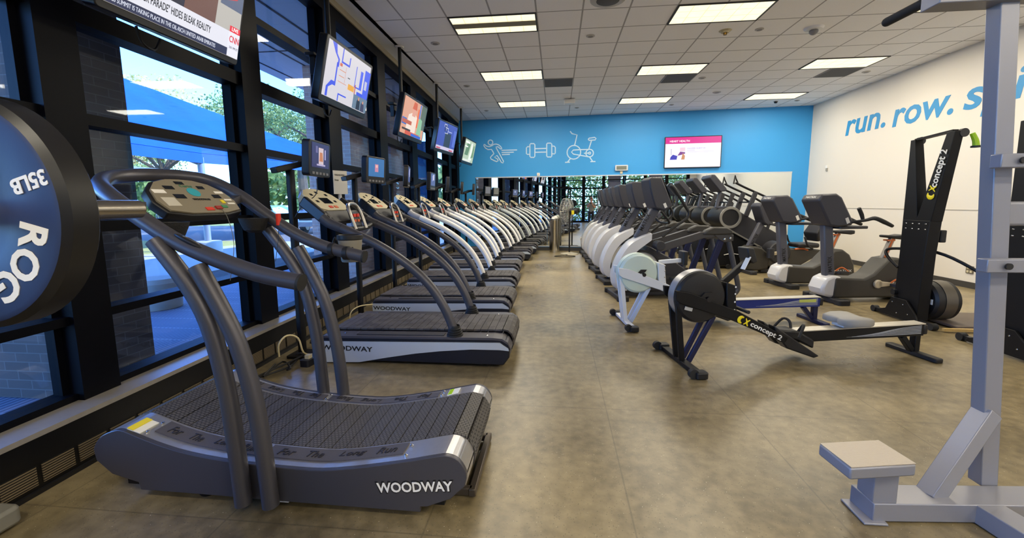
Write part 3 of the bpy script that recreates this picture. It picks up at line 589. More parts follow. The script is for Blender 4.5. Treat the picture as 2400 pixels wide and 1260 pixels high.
# ================================================================ RIGHT WALL
def rwt(s, y, z, lab, fit):
    o = text('wall_lettering', s, .55, BLUET, None, (RX-.002, y, z), (0, -1, 0), (0, 0, 1), ext=.002, bold=.018, shear=.14, fit=fit)
    return tag(o, lab, 'lettering', 'blue words on the white wall')
rwt('run.', 10.97, 2.935, 'blue italic letters reading run. on the white wall, nearest the blue wall', (1.22, .345))
rwt('row.', 9.56, 2.89, 'blue italic letters reading row. in the middle of the white wall', (1.33, .345))
rwt('spin.', 8.05, 2.75, 'blue italic letters reading spin. partly hidden behind the grey post', (1.52, .61))
t = thing('power_outlet', 'brown double wall outlet low on the white wall right of the tall rowing tower', 'outlet', (RX, 7.58, .30), -PI/2); MB().rbox((0, -.006, 0), (.125, .012, .125), .01, axis='y').build('plate', mat('brown_plate', '6a6152', .4), t)
m = MB()
for sx in (-1, 1):
    for sz in (-1, 1): m.box((sx*.028, -.013, sz*.03), (.035, .006, .036))
m.build('socket', CREAM, t)
t = thing('thermostat', 'small white sensor on the white wall below the word run.', 'sensor', (RX, 11.55, 2.26), -PI/2); MB().box((0, -.015, .02), (.07, .03, .07)).build('case', WHITE, t, bevel=.006); MB().box((0, -.01, -.05), (.06, .02, .06)).build('lower_box', mat('grey_sensor', '9a968c', .5), t)
# ================================================================ HANGING SCREENS
def tvset(name, label, y, tilt, rz, pics, px=-2.53, cx=-2.37, cz=2.80, hh=.645, words=()):
    t = thing(name, label, 'television', (px, y, 0), PI/2+rz, 'televisions hanging from the ceiling')
    q = cx-px
    MB().cyl((0, 0, 2.72), (0, 0, CZ-.01), .028, n=14).build('pole', MATTE, t); MB().lathe([(.001, -.03), (.06, -.025), (.075, -.012), (.001, -.012)], (0, 0, CZ)).build('ceiling_flange', WHITE, t)
    MB().box((0, -q*.35, 2.80), (.10, q*.7, .12)).box((0, -.02, 2.78), (.34, .03, .34)).build('mount_bracket', MATTE, t, bevel=.004)
    MB().box((-.30, .03, 2.90), (.03, .06, .22)).box((-.30, .03, 2.98), (.12, .10, .03)).build('receiver_box', BLACK, t, bevel=.005)
    h = MB().rbox((0, 0, 0), (1.04 if hh > .62 else .995, .085, hh), .025, axis='y').build('housing', mat('black_screen_bezel', '111116', .3), t, loc=(0, -q, cz), rot=(tilt, 0, 0), bevel=.006)
    MB().box((0, -.044, .015), (.955, .004, .545)).build('screen', em(pics[0], .95), h, smooth=0)
    patches('picture', h, pics[1], y=-.0465)
    for s, sz, x, z, col, sx, bo in words: text('caption', s, sz, em(col, .95), h, (x, -.0545, z), (1, 0, 0), (0, 0, 1), ext=.0004, sx=sx, bold=bo)
    MB().tube([(-.1, .05, 2.52), (-.06, .06, 2.44), (.02, .06, 2.42), (.06, .05, 2.50)], .008, 6).build('cable', BLACK, t)
    return t
tvset('hanging_television', 'hanging television showing news with a LIVE banner at the top left of the picture', 2.60, R(13), R(0), cz=2.76, hh=.60, pics=('a9a39a', [(-.4775, -.2575, .4775, .29, 'b4b0aa'), (-.4775, .05, -.05, .29, '7a8494'), ([(-.15, -.10), (.12, -.17), (.16, .29), (-.22, .29)], '1c2038'), ([(.0, -.15), (.25, -.13), (.27, .29), (.04, .29)], '6a4a44'), ([(.0, -.2), (.25, -.16), (.24, -.10), (0, -.13)], 'c4b8b0'), (.28, .06, .4775, .29, '54607c'), ([(.33, .1), (.42, .13), (.46, .2), (.36, .22)], 'b8404c'), (-.4775, -.205, .4775, -.09, 'dcdce6'), (-.4775, -.2575, .4775, -.205, '20284a'), (.38, -.09, .4775, -.05, 'e02038'), (.375, -.2575, .4775, -.09, 'e2e2ee')]),
      words=[('ABLE\'S "REDNECK PARADE" HIDES BLEAK REALITY', .062, -.465, -.148, '141828', .49, .01), ('COP28 SUMMIT IS TAKING PLACE IN THE OIL-RICH UNITED ARAB EMIRATES', .036, -.47, -.232, 'd0d4e4', .60, 0), ('LIVE', .034, .395, -.07, 'ffffff', 1, .01), ('CNN', .062, .382, -.14, 'd01828', .66, .014), ('2:01 PM ET', .022, .388, -.195, '303448', .8, 0)])
tvset('hanging_television', 'hanging television showing a pale map outlined in blue, second from the left', 4.72, R(13), R(0), ('c8c4ca', [([(-.42, .287), (-.33, .287), (-.30, .2), (-.24, .16), (-.24, .08), (-.27, .08), (-.27, .15), (-.34, .2)], '3a50d8'), (-.285, -.08, -.26, .12, '3a50d8'), (-.2, .14, -.02, .16, '3a50d8'), (-.2, .16, -.18, .287, '3a50d8'), (-.04, .16, -.02, .24, '3a50d8'), (.13, -.02, .145, .2, '3a50d8'), (.13, -.03, .26, -.015, '3a50d8'), (.24, -.03, .3, .18, '4a5ee0'), (.34, -.2, .4775, .22, '4458dc'), (.36, .0, .42, .1, 'b8b8d0'), (.2, -.11, .34, -.06, '3a50d8'), (.22, -.17, .26, -.11, '3a50d8'), ([(-.40, -.255), (-.40, -.16), (-.33, -.12), (-.27, -.12), (-.27, -.08), (-.36, -.08), (-.44, -.16), (-.44, -.255)], '3a50d8'), (-.2, -.255, -.18, -.19, '3a50d8'), (-.2, -.19, -.02, -.175, '3a50d8'), (-.23, .06, -.10, .066, 'd07838'), (-.23, .0, -.12, .006, 'd07838'), (-.105, -.05, -.1, .12, 'd07838'), (-.24, -.06, -.06, -.055, 'd07838'), (-.24, .1, -.19, .13, 'c86048'), (-.02, -.09, .12, -.03, 'dfa030'), (.13, -.12, .15, -.0, 'c05030'), (-.05, .02, .0, .03, '404040'), (.13, -.255, .4775, -.10, '64788c'), ([(.22, -.255), (.22, -.16), (.26, -.12), (.3, -.16), (.31, -.255)], '1a1c2c'), ([(.33, -.255), (.33, -.17), (.37, -.14), (.41, -.18), (.42, -.255)], '3a3450'), (.245, -.15, .275, -.115, 'c08a70'), (.355, -.165, .385, -.135, 'c08a70')]))
tvset('hanging_television', 'hanging television showing an orange cookery show, third from the left', 6.93, R(13), R(-2), ('d08a6a', [(-.4775, -.2575, .4775, .29, 'd49a7c'), (.25, -.1, .4775, .29, '5a6450'), ([(-.3, -.2), (.1, -.2), (.12, .05), (-.05, .12), (-.25, .05)], 'e8d4c4'), ([(-.12, .05), (.02, .05), (.04, .2), (-.04, .25), (-.12, .2)], 'd89880'), ([(-.14, .16), (.05, .16), (.03, .27), (-.1, .27)], 'c85a30'), (-.4775, -.12, -.3, -.02, '3468b8'), ([(.15, -.22), (.36, -.22), (.34, .05), (.2, .08)], '8ab890'), (.17, .06, .22, .28, '4a78c8'), (.1, -.1, .16, .2, 'e0642c'), (-.3, -.2575, .3, -.20, 'c85030'), (-.05, -.2575, .38, -.215, '2c5cc4'), (-.44, -.2, -.1, -.17, '40281c'), (-.47, -.1, -.1, -.04, 'b85838')]), cz=2.79)
tvset('hanging_television', 'hanging television showing a dark diagram on blue, fourth from the left', 9.05, R(13), R(-8), ('3a4a9c', [(-.4775, -.2575, .4775, .29, '3c4ca4'), (-.12, -.19, .2, .1, '26303e'), (-.4775, -.2575, .4775, -.19, 'c4bcd4'), (-.45, -.25, -.25, -.225, 'c03848'), (.2, -.25, .4, -.225, 'c03848'), (-.2, .12, -.05, .26, '2c3878'), (-.22, .2, -.21, .26, 'e0e4f0'), (-.22, .25, -.1, .26, 'e0e4f0'), (-.11, .14, -.1, .26, 'e0e4f0'), (-.16, .08, -.02, .09, 'e0e4f0'), (-.02, .08, -.01, .2, 'e0e4f0'), (-.16, .19, -.02, .2, 'e0e4f0'), (0, .13, .2, .14, 'd0d8f0'), (.3, -.15, .46, .2, '5468c0')]), cz=2.82)
tvset('hanging_television', 'hanging television showing green and white shapes, nearest the blue wall', 11.35, R(13), R(-4), ('a8b8a0', [(-.4775, -.2575, .4775, .29, 'b0c0a4'), ([(-.4, -.1), (-.1, -.1), (0, .2), (-.3, .2)], '5c7c54'), ([(0, -.2), (.3, -.2), (.2, .25), (.1, .25)], 'e4e8dc'), ([(.2, -.15), (.42, -.1), (.4, .2), (.3, .2)], '6c8c60'), (-.45, .2, -.1, .25, 'eef0e8'), (-.45, .1, -.2, .13, 'eef0e8'), (-.4775, -.2575, .2, -.2, 'd8dcd0')]), cz=2.80)
# ---- screens on floor posts in front of the treadmills
mp = None
info = [(3.66, -2.40, 'showing a dark purple picture, nearest the camera', '3c3a6c', 6, .03), (4.95, -2.43, 'showing a plain blue picture, second from the camera', '3f7fc0', -14, -.02), (6.20, -2.47, 'third from the camera', '5b6aa0', 22, .04), (7.55, -2.5, 'fourth from the camera', '5a68a0', 5, 0), (8.85, -2.54, 'fifth from the camera', '6070a0', 25, 0), (10.95, -2.70, 'sixth from the camera', '8a8478', 20, 0), (12.15, -2.62, 'nearest the mirror', '8a8890', 15, 0)]
for i, (y, x, lb, col, ang, dz) in enumerate(info):
    t = thing('treadmill_screen', 'small black screen on a floor post '+lb, 'screen', (x+.0, y, 0), PI/2, 'small screens on posts in front of the treadmills')
    MB().rbox((0, 0, .012), (.22, .20, .024), .02).build('base_plate', MATTE, t); MB().rbox((0, 0, .88), (.07, .05, 1.72), .01).build('post', MATTE, t)
    MB().bar((-.16, .05, 1.72), (.06, -.10, 1.80), .13, .05).bar((.0, -.08, 1.79), (.06, -.18, 1.80), .06, .06).build('arm', BLACK, t, bevel=.008)
    h = MB().rbox((0, 0, 0), (.40, .07, .315), .03, axis='y').build('housing', mat('black_monitor_shell', '1c1c20', .35), t, loc=(.07, -.22, 1.835), rot=(R(4), 0, R(ang*.7)), bevel=.006)
    MB().box((0, -.037, .03), (.32, .003, .215)).build('display', em(col, .62), h, smooth=0)
    if i < 5: patches('picture', h, [[(-.04, -.06, .05, .1, 'c8b4b8'), ([(-.03, -.02), (.04, -.02), (.03, .06), (-.02, .06)], 'b8744c'), (.07, 0, .09, .09, 'b0a8d0'), (-.1, .05, -.06, .11, '64608c'), (-.08, -.06, .08, -.045, 'a8a0c0')], [(-.035, -.02, .035, .07, 'c08098'), (-.02, .03, .02, .06, 'e0b0a8')], [(.02, .0, .07, .12, 'd8d4e8'), (-.1, .02, -.02, .1, '8488b8')], [(.0, .02, .06, .12, 'e0dce8'), (-.1, .0, -.02, .1, '7880b8')], [(-.02, .02, .06, .1, 'a0a8c8')]][i], y=-.0388)
    for k in range(5): MB().box((-.13+k*.065, -.036, -.128), (.04, .006, .022)).build('button', MGREY, h)
    MB().tube([(.05, -.22, 1.66), (.06, -.2, 1.52), (.0, -.1, 1.42), (-.02, -.02, 1.30)], .004, 5).build('cable', BLACK, t)
t = thing('paper_sign', 'white paper notice on a slim white rod beside the second small screen', 'sign', (-2.735, 5.16, 0), R(60)); MB().cyl((0, 0, 1.18), (0, 0, 1.60), .022).build('rod', WHITE, t); MB().box((0, .02, 1.3), (.06, .05, .05)).build('bracket', WHITE, t); MB().box((0, -.027, 1.70), (.19, .008, .29)).build('sheet', PAPER, t); text('notice_text', 'TREADMILL\n\nStop', .03, BTXT, t, (-.08, -.0325, 1.76), (1, 0, 0), (0, 0, 1))
# ================================================================ CURVED TREADMILL (nearest)
OC = V(-1.30, 2.07, 0)
ct = thing('curved_treadmill', 'dark grey curved self-powered treadmill in the foreground, nearest the camera', 'treadmill', OC)
ol = [(-2.231, .251), (-2.209, .29), (-2.172, .325), (-2.115, .35), (-2.073, .356), (-2.01, .336), (-1.892, .295), (-1.734, .256), (-1.497, .227), (-1.188, .212), (-1.003, .22), (-.706, .272), (-.527, .313), (-.471, .32), (-.422, .299), (-.389, .241), (-.398, .179), (-.463, .115), (-.57, .07), (-.603, .067), (-.604, .04), (-1.188, .044), (-1.674, .052), (-2.001, .054), (-2.008, .092), (-2.146, .127), (-2.223, .194)]
ol = [(x-OC.x, z) for x, z in ol]
def smooth2(P, n=3):
    o = []
    for i in range(len(P)-1):
        p0, p1, p2, p3 = P[max(0, i-1)], P[i], P[i+1], P[min(len(P)-1, i+2)]
        for j in range(n):
            t = j/n; o.append(tuple(.5*((2*p1[k])+(-p0[k]+p2[k])*t+(2*p0[k]-5*p1[k]+4*p2[k]-p3[k])*t*t+(-p0[k]+3*p1[k]-3*p2[k]+p3[k])*t**3) for k in (0, 1)))
    return o+[P[-1]]
top = smooth2(ol[0:17]); outl = top+ol[17:]
YN, YF = -.37, .39
MB().prism(outl, 'y', YN, YN+.022).build('side_panel', GUN, ct, bevel=.003); MB().prism(outl, 'y', YF-.022, YF).build('side_panel', GUN, ct, bevel=.003)
skn = top
MB().band(skn, YN+.022, -.195, .012).build('deck_cover', SILVER, ct, smooth=60); MB().band(skn, .265, YF-.022, .012).build('deck_cover', SILVER, ct, smooth=60)
MB().prism([(-.80, .06), (.80, .06), (.80, .16), (-.80, .16)], 'y', YN+.03, YF-.03).build('underframe', MATTE, ct)
def pz(x):
    for i in range(4, len(top)-1):
        if top[i][0] <= x <= top[i+1][0]: f = (x-top[i][0])/(top[i+1][0]-top[i][0]+1e-9); return top[i][1]*(1-f)+top[i+1][1]*f
    return .3
# slatted belt following the same curve, wrapping round both ends
path = [(x, z-.004) for x, z in top] ; path = [(-.86, .20)]+path+[(.86, .15)]
acc = [0]
for i in range(1, len(path)): acc.append(acc[-1]+math.hypot(path[i][0]-path[i-1][0], path[i][1]-path[i-1][1]))
belt = MB(); s_ = .03
while s_ < acc[-1]-.03:
    i = max(k for k in range(len(acc)) if acc[k] <= s_); f = (s_-acc[i])/(acc[i+1]-acc[i]); x = path[i][0]*(1-f)+path[i+1][0]*f; z = path[i][1]*(1-f)+path[i+1][1]*f
    a = math.atan2(path[i+1][1]-path[i][1], path[i+1][0]-path[i][0]); belt.box((x, .035, z), (.0655, .455, .014), (0, -a, 0)); s_ += .0705
belt.build('running_belt', TREAD, ct)
belt = MB().band([(x, z-.016) for x, z in top], -.19, .262, .01).build('belt_bed', BLACK, ct, smooth=0)
for y0, y1 in ((-.305, -.212), (.283, .345)):
    for x0, x1 in ((-.66, -.13), (-.10, .60)):
        pf = [(x0+(x1-x0)*k/8, pz(x0+(x1-x0)*k/8)+.006) for k in range(9)]
        tp = MB().band(pf, y0, y1, .012).build('tread_plate', mat('dark_grip_plate', '4a474c', .6, bump=.2, bscale=300), ct, smooth=60)
        xm = (x0+x1)/2
        sg = 1 if y0 < 0 else -1
        for wd, fx, fw in (('For', -.36, .12), ('The', -.15, .12), ('Long', .12, .19), ('Run', .37, .14)):
            L_ = x1-x0; xc = xm+sg*fx*L_; sl = (pz(xc+.04)-pz(xc-.04))/.08; w_ = fw*L_
            text('plate_lettering', wd, .05, mat('embossed_dark', '242228', .5), tp, (xc-sg*w_/2, (y0+y1)/2-sg*.024, pz(xc)-sl*sg*w_/2+.0075), (sg, 0, sg*sl), (0, sg, 0), ext=.002, shear=.25, fit=(w_, .048))
for x in (-.68, -.115, .62):
    for y in (-.32, -.24, .295, .35): MB().ell((x, y, pz(x)+.004), (.009, .009, .005), 8).build('screw', CHROME, ct)
o = MB().box((-.725, -.30, pz(-.72)+.004), (.07, .10, .004), (0, R(17), 0)).build('warning_sticker', mat('sticker_white', 'e8e6da', .5), ct, label='yellow and white warning sticker'); MB().box((-.742, -.30, pz(-.74)+.007), (.032, .10, .003), (0, R(17), 0)).build('sticker_heading', YEL, o)
o = MB().box((.69, .315, pz(.69)+.004), (.07, .075, .004), (0, R(-15), 0)).build('warning_sticker', MC['sticker_white'], ct); MB().box((.672, .315, pz(.672)+.006), (.025, .07, .003), (0, R(-15), 0)).build('sticker_heading', LIME, o)
text('side_lettering', 'WOODWAY', .088, BTXT, ct, (.493, YN-.001, .118), (1, 0, .09), (0, 0, 1), ext=.001, bold=.05, fit=(.366, .060)); text('side_lettering', 'WOODWAY', .088, WTXT, ct, (.500, YN-.0025, .124), (1, 0, .09), (0, 0, 1), ext=.001, bold=.022, fit=(.352, .048))
for x, y in ((-.42, -.28), (-.42, .3), (.5, -.28), (.5, .3)): MB().lathe([(.001, 0), (.04, 0), (.045, .012), (.02, .02), (.015, .07), (.001, .07)], (x, y, 0)).build('levelling_foot', BLACK, ct)
MB().cyl((-.52, -.30, .05), (-.52, -.26, .05), .048).build('caster', RUBBER, ct)
MB().box((.90, .05, .03), (.035, .52, .04)).box((.84, -.19, .03), (.12, .03, .04)).box((.84, .29, .03), (.12, .03, .04)).build('rear_rail', mat('dark_bronze_steel', '5a5148', .4, .6), ct, bevel=.005)
MB().rbox((-.0, -.345, .035), (.10, .01, .02), .004, axis='y').build('level_gauge', WHITE, ct)
def w2(p): return V(*p)-OC
near = [(-1.10, 1.69, 1.091), (-1.29, 1.69, 1.126), (-1.524, 1.69, 1.206), (-1.679, 1.69, 1.276), (-1.813, 1.69, 1.361), (-1.93, 1.695, 1.44)]
loop = [(-2.03, 1.73, 1.49), (-2.13, 1.80, 1.525), (-2.23, 1.92, 1.56), (-2.29, 2.06, 1.58), (-2.29, 2.2, 1.595), (-2.22, 2.34, 1.595), (-2.1, 2.42, 1.565)]
far = [(-1.93, 2.44, 1.475), (-1.772, 2.44, 1.362), (-1.588, 2.44, 1.244), (-1.40, 2.44, 1.165), (-1.166, 2.44, 1.108)]
MB().tube([w2(p) for p in near+loop+far], .036, 16).build('handrail', GUN, ct)
for p, d in ((near[0], V(1, 0, -.18)), (far[-1], V(1, 0, -.2))): MB().cyl(w2(p), w2(p)+d*.012, .038).build('end_cap', RUBBER, ct)
for y in (1.665, 2.465):
    for P in ([(-1.385, y, .05), (-1.395, y, .30), (-1.43, y, .60), (-1.50, y, .90), (-1.60, y, 1.12), (-1.74, y, 1.30)], [(-1.25, y, .05), (-1.262, y, .30), (-1.30, y, .56), (-1.37, y, .82), (-1.46, y, 1.01), (-1.545, y, 1.19)]):
        P = [(a+(-.05 if y < 2 else -.10)+.05*max(0, (c-.3))/1.0, b, c-.03*(c > 1.1)) for a, b, c in P]
        MB().tube([w2(p) for p in P], .037, 14).build('upright', GUN, ct)
for y in (1.662, 2.45): MB().ell((0, 0, 0), (.075, .024, .012)).build('pulse_sensor', BLACK, ct, loc=w2((-1.59, y+(.015 if y < 2 else -.01), 1.267)), rot=(R(-20 if y < 2 else 0), R(26), 0)); MB().ell((0, 0, .005), (.055, .016, .01)).build('sensor_plate', CHROME, ct, loc=w2((-1.59, y+(.015 if y < 2 else -.01), 1.267)), rot=(R(-20 if y < 2 else 0), R(26), 0))
# console
cn = V(.70, -.08, .71).normalized(); cu = V(-.71, 0, .70).normalized(); cc = w2((-1.90, 2.08, 1.455)); cr = V(0, 1, 0)
def cp(a, b, c=0): return cc+cr*a*.74+cu*b*.84+cn*c
oval = [(-.30, -.10), (-.33, -.02), (-.30, .07), (-.22, .135), (-.11, .165), (0, .17), (.11, .165), (.22, .135), (.30, .07), (.33, -.02), (.30, -.10), (.15, -.125), (-.15, -.125)]
MB().loft([[cp(a*1.07, b*1.09, -.05) for a, b in oval], [cp(a*1.07, b*1.09, -.004) for a, b in oval]]).build('console_body', BLACK, ct, bevel=.006)
pan = MB().loft([[cp(a, b, -.003) for a, b in oval], [cp(a, b, .006) for a, b in oval]]).build('console_panel', mat('taupe_console', '857c68', .42), ct, label='taupe oval console face')
def rc(mb, a, b, w_, h_, c=.008, sk=0, m=None): mb.loft([[cp(a+sx*w_/2+sk*sz*h_, b+sz*h_/2, cc_) for sx, sz in ((-1, -1), (1, -1), (1, 1), (-1, 1))] for cc_ in (.004, c)], m)
for a, b, w_, h_ in ((-.13, .015, .085, .035), (-.15, .09, .075, .028), (-.03, .135, .07, .024), (.12, .10, .06, .026), (.19, .02, .07, .032)):
    m = MB(); rc(m, a, b, w_, h_); m.build('display', TINT, pan)
DRED = mat('dark_red_key', '9a2418', .4); GKEY = mat('green_key', '3a8a5a', .4); PKEY = mat('pale_key_panel', 'c4beae', .5)
for args in ((.015, -.095, .065, .026, .010, 0, RED), (.10, -.088, .055, .026, .014, 0, DRED), (.17, -.075, .05, .022, .010, 0, GKEY), (.20, -.03, .03, .03, .010, 0, YEL), (-.25, .055, .09, .03, .007, 0, PAPER), (-.235, -.03, .10, .07, .007, 0, PKEY), (.25, .06, .08, .02, .007, 0, PAPER), (.27, -.01, .07, .014, .007, 0, PAPER), (.27, -.045, .07, .014, .007, 0, PAPER)):
    m = MB(); rc(m, *args[:-1]); m.build('button' if args[4] > .008 else 'key_panel', args[-1], pan)
m = MB(); m.loft([[cp(.02+.05*math.cos(t*PI/8), .055+.038*math.sin(t*PI/8), c) for t in range(16)] for c in (.005, .008)]); m.build('round_emblem', TEAL, pan)
text('console_lettering', 'Curve', .026, mat('green_print', '4f7a5c', .5), pan, cp(.0, .108, .0075), cr, cu, align='CENTER', sx=1.2); text('console_lettering', 'WOODWAY', .018, BTXT, pan, cp(.03, -.01, .0075), cr, cu, align='CENTER', bold=.01, sx=1.1)
MB().bar(w2((-1.93, 1.71, 1.425)), w2((-1.93, 1.80, 1.42)), .05, .04).build('console_bracket', GUN, ct); MB().bar(w2((-1.93, 2.32, 1.43)), w2((-1.93, 2.43, 1.47)), .05, .04).build('console_bracket', GUN, ct)
for y in (1.80, 2.36):
    m = MB().lathe([(.03, -.085), (.055, -.07), (.075, -.02), (.08, .0), (.076, .0), (.07, -.02), (.05, -.064), (.001, -.075)], w2((-1.80, y, 1.345))); m.build('mesh_basket', mat('black_mesh', '121214', .6, bump=.6, bscale=200), ct)
MB().rbox(w2((-1.68, 2.415, 1.335)), (.02, .03, .07), .006).build('safety_key', RED, ct); MB().tube([w2((-1.68, 2.415, 1.30)), w2((-1.69, 2.41, 1.2)), w2((-1.71, 2.40, 1.08))], .002, 5).build('safety_cord', BLACK, ct)
MB().tube([cp(.10, -.09, .01), cp(.11, -.16, -.0), cp(.12, -.30, -.10), cp(.14, -.42, -.30)], .0018, 5).build('safety_cord', mat('grey_string', '6a6a66', .7), ct)
hl = MB()
for x in (-1.27, -1.36): hl.lathe([(.035, -.014), (.042, -.014), (.042, .014), (.035, .014)], w2((x, 2.44, 1.128+(x+1.27)*-.25)), 'x', 16)
hl.tube([w2((-1.27, 2.475, 1.128)), w2((-1.28, 2.53, 1.16)), w2((-1.36, 2.53, 1.17)), w2((-1.36, 2.478, 1.15))], .008, 6); hl.build('cup_holder', BLACK, ct)
mg = thing('travel_mug', 'grey travel mug with a black lid hanging beside the far handrail of the curved treadmill', 'mug', (-1.31, 2.57, 1.06))
MB().lathe([(.001, 0), (.056, 0), (.06, .01), (.074, .145), (.07, .145), (.06, .02), (.001, .012)]).build('body', mat('grey_mug', '8a867c', .4, bump=.03), mg); MB().lathe([(.075, .14), (.079, .145), (.079, .168), (.07, .172), (.06, .160), (.001, .160)]).build('lid', BLACK, mg)
MB().tube([(-.07, 0, .12), (-.10, 0, .15), (-.115, 0, .10), (-.07, 0, .06)], .009, 7).build('handle', BLACK, mg)
# ================================================================ ROW OF MOTOR TREADMILLS
def treadmill(armm, label, loc):
    t = thing('treadmill', label, 'treadmill', loc, 0, 'treadmills in a row along the windows')
    prof = [(-1.72, .03), (-1.735, .20), (-1.70, .255), (-.12, .275), (-.05, .255), (-.01, .20), (-.02, .10), (-.07, .03)]
    MB().prism(prof, 'y', -.43, .43).build('base', NAVY, t, bevel=.012)
    top_ = [(-1.70, .258), (-.16, .278), (-.08, .272), (-.03, .24), (-.005, .19)]
    for a, b in ((-.44, -.275), (.275, .44)):
        MB().band(top_, a, b, .02).build('deck_rail', mat('dark_deck_plastic', '48464c', .42), t, smooth=50)
        MB().box((-1.0, (a+b)/2, .271), (.8, .085, .006), (0, -R(.7), 0)).build('grip_strip', mat('dark_grip_strip', '2e2c30', .7), t)
    for x in (-1.52, -.22):
        for y in (-.36, .36): MB().ell((x, y, .264+(.012 if x > -1 else 0)), (.014, .014, .004), 8).build('screw', CHROME, t)
    m = MB(); x = -1.66
    while x < -.10: m.box((x, 0, .273+.0125*(x+1.7)), (.0625, .53, .016), (0, -R(.7), 0)); x += .0665
    for k in range(6):
        a = R(12+k*26); m.box((-.085+.085*math.sin(a), 0, .195+.10*math.cos(a)), (.052, .53, .014), (0, a, 0))
    m.build('running_belt', SLAT, t)
    sp = [(-1.725, .205), (-.10, .235), (-.025, .185), (-.02, .165), (-.10, .172), (-.35, .17), (-.62, .147), (-.85, .118), (-1.1, .075), (-1.37, .022), (-1.72, .012)]
    for s_ in (-1, 1):
        o = MB().prism(sp, 'y', s_*.43, s_*.441).build('side_panel', PALEB, t)
        if s_ < 0: text('side_lettering', 'WOODWAY', .088, BTXT, o, (-1.715, -.4415, .130), (1, 0, -.02), (0, 0, 1), ext=.0008, bold=.022, fit=(.475, .046))
    ap = [(-.507, .27), (-.535, .38), (-.60, .53), (-.70, .69), (-.83, .83), (-.99, .955), (-1.18, 1.072), (-1.377, 1.163), (-1.50, 1.217)]
    for y in (-.375, .375):
        MB().tube([(x, y, z) for x, z in ap], .040, 14).build('handrail', armm, t)
        MB().lathe([(.042, 0), (.072, 0), (.072, .014), (.058, .018), (.066, .024), (.066, .032), (.053, .036), (.060, .042), (.060, .050), (.048, .054), (.054, .060), (.054, .068), (.045, .073), (.043, .092)], (-.505, y, .272)).build('rubber_boot', RUBBER, t)
        MB().tube([(-1.50, y, 1.217), (-1.60, y, 1.257), (-1.67, y, 1.31)], [.042, .046, .048], 12).build('rail_joint', mat('joint_grey', '3c3c42', .4) if armm is not WHITE else mat('joint_pale', 'a8a8ac', .4), t)
    # console on a leaning black shroud
    for y in (-.375, .375): MB().bar((-1.62, y*.98, 1.27), (-1.88, y*.86, 1.46), .05, .10, (1, 0, 1)).build('shroud_arm', BLACK, t, bevel=.012)
    n = V(.62, 0, .785); u = V(-.785, 0, .62); c = V(-1.83, 0, 1.455); r = V(0, 1, 0)
    def q(a, b, d=0): return c+r*(a*.78-.03)+u*b+n*d
    ov = [(-.36, -.10), (-.375, .0), (-.33, .10), (-.22, .165), (-.08, .19), (.08, .19), (.22, .165), (.33, .10), (.375, 0), (.36, -.10), (.20, -.145), (-.20, -.145)]
    MB().loft([[q(a*.97, b*.97, -.075) for a, b in ov], [q(a, b, -.004) for a, b in ov]]).build('console_body', mat('beige_console_side', 'b0a68a', .45), t, bevel=.008)
    p = MB().loft([[q(a*.97, b*.97, -.004) for a, b in ov], [q(a*.97, b*.97, .006) for a, b in ov]]).build('console_panel', CREAM, t, label='cream console face')
    def key(mb, a, b, w_, h_, d=.010, m=None): mb.loft([[q(a+sx*w_/2, b+sz*h_/2, dd) for sx, sz in ((-1, -1), (1, -1), (1, 1), (-1, 1))] for dd in (.005, d)], m)
    for a, b, c_, d_ in ((0, 0, .2, .085), (-.16, .09, .05, .028), (0, .125, .05, .028), (.16, .09, .05, .028), (-.2, -.01, .05, .028), (.2, -.01, .05, .028)):
        m = MB(); key(m, a, b, c_, d_, .009); m.build('display', TINT, p)
    m = MB(); key(m, -.06, -.095, .07, .03, .012); m.build('button', RED, p); m = MB(); key(m, .06, -.095, .07, .03, .012); m.build('button', mat('orange_key', 'd8683a', .4), p)
    # control bar, loop handles and trays
    MB().tube([(-1.55, -.375, 1.225), (-1.53, -.2, 1.20), (-1.52, 0, 1.19), (-1.53, .2, 1.20), (-1.55, .375, 1.225)], .024, 10).build('control_bar', BLACK, t)
    MB().loft([[V(-1.62, -.33, 1.24), V(-1.62, .33, 1.24), V(-1.72, .33, 1.33), V(-1.72, -.33, 1.33)], [V(-1.585, -.30, 1.27), V(-1.585, .30, 1.27), V(-1.69, .30, 1.37), V(-1.69, -.30, 1.37)]]).build('tray', BLACK, t, bevel=.008)
    MB().tube([(-1.50, -.11, 1.19), (-1.55, -.11, 1.34), (-1.585, -.07, 1.42), (-1.585, .07, 1.42), (-1.55, .11, 1.34), (-1.50, .11, 1.19)], .018, 9).build('grip_loop', mat('satin_grip', 'a09c98', .3, .9), t)
    MB().loft([[V(-1.53, -.09, 1.215), V(-1.53, .09, 1.215), V(-1.565, .08, 1.36), V(-1.565, -.08, 1.36)], [V(-1.55, -.09, 1.215), V(-1.55, .09, 1.215), V(-1.585, .08, 1.36), V(-1.585, -.08, 1.36)]]).build('key_column', CHAR, t, bevel=.006)
    for y in (-.035, .035): MB().box((-1.545, y, 1.32), (.012, .045, .03)).build('button', RED, t); MB().box((-1.54, y, 1.27), (.012, .035, .025)).build('button', mat('orange_key', 'd8683a', .4), t)
    MB().rbox((-1.80, .40, 1.40), (.05, .09, .14), .012).build('side_tray', CHAR, t)
    for x in (-1.55, -.25):
        for y in (-.33, .33): MB().cyl((x, y, 0), (x, y, .05), .028).build('foot', RUBBER, t)
    return t
TM = [(3.92, -.38), (5.36, -.54), (6.79, -.61), (8.18, -.69), (9.58, -.74), (10.90, -.62), (12.22, -.54)]
tdark = treadmill(GUN, 'motor treadmill with dark grey handrails, first behind the curved treadmill', (TM[0][1], TM[0][0], 0))
dup(tdark, (TM[1][1], TM[1][0], 0), 0, 'motor treadmill with dark grey handrails, second behind the curved treadmill')
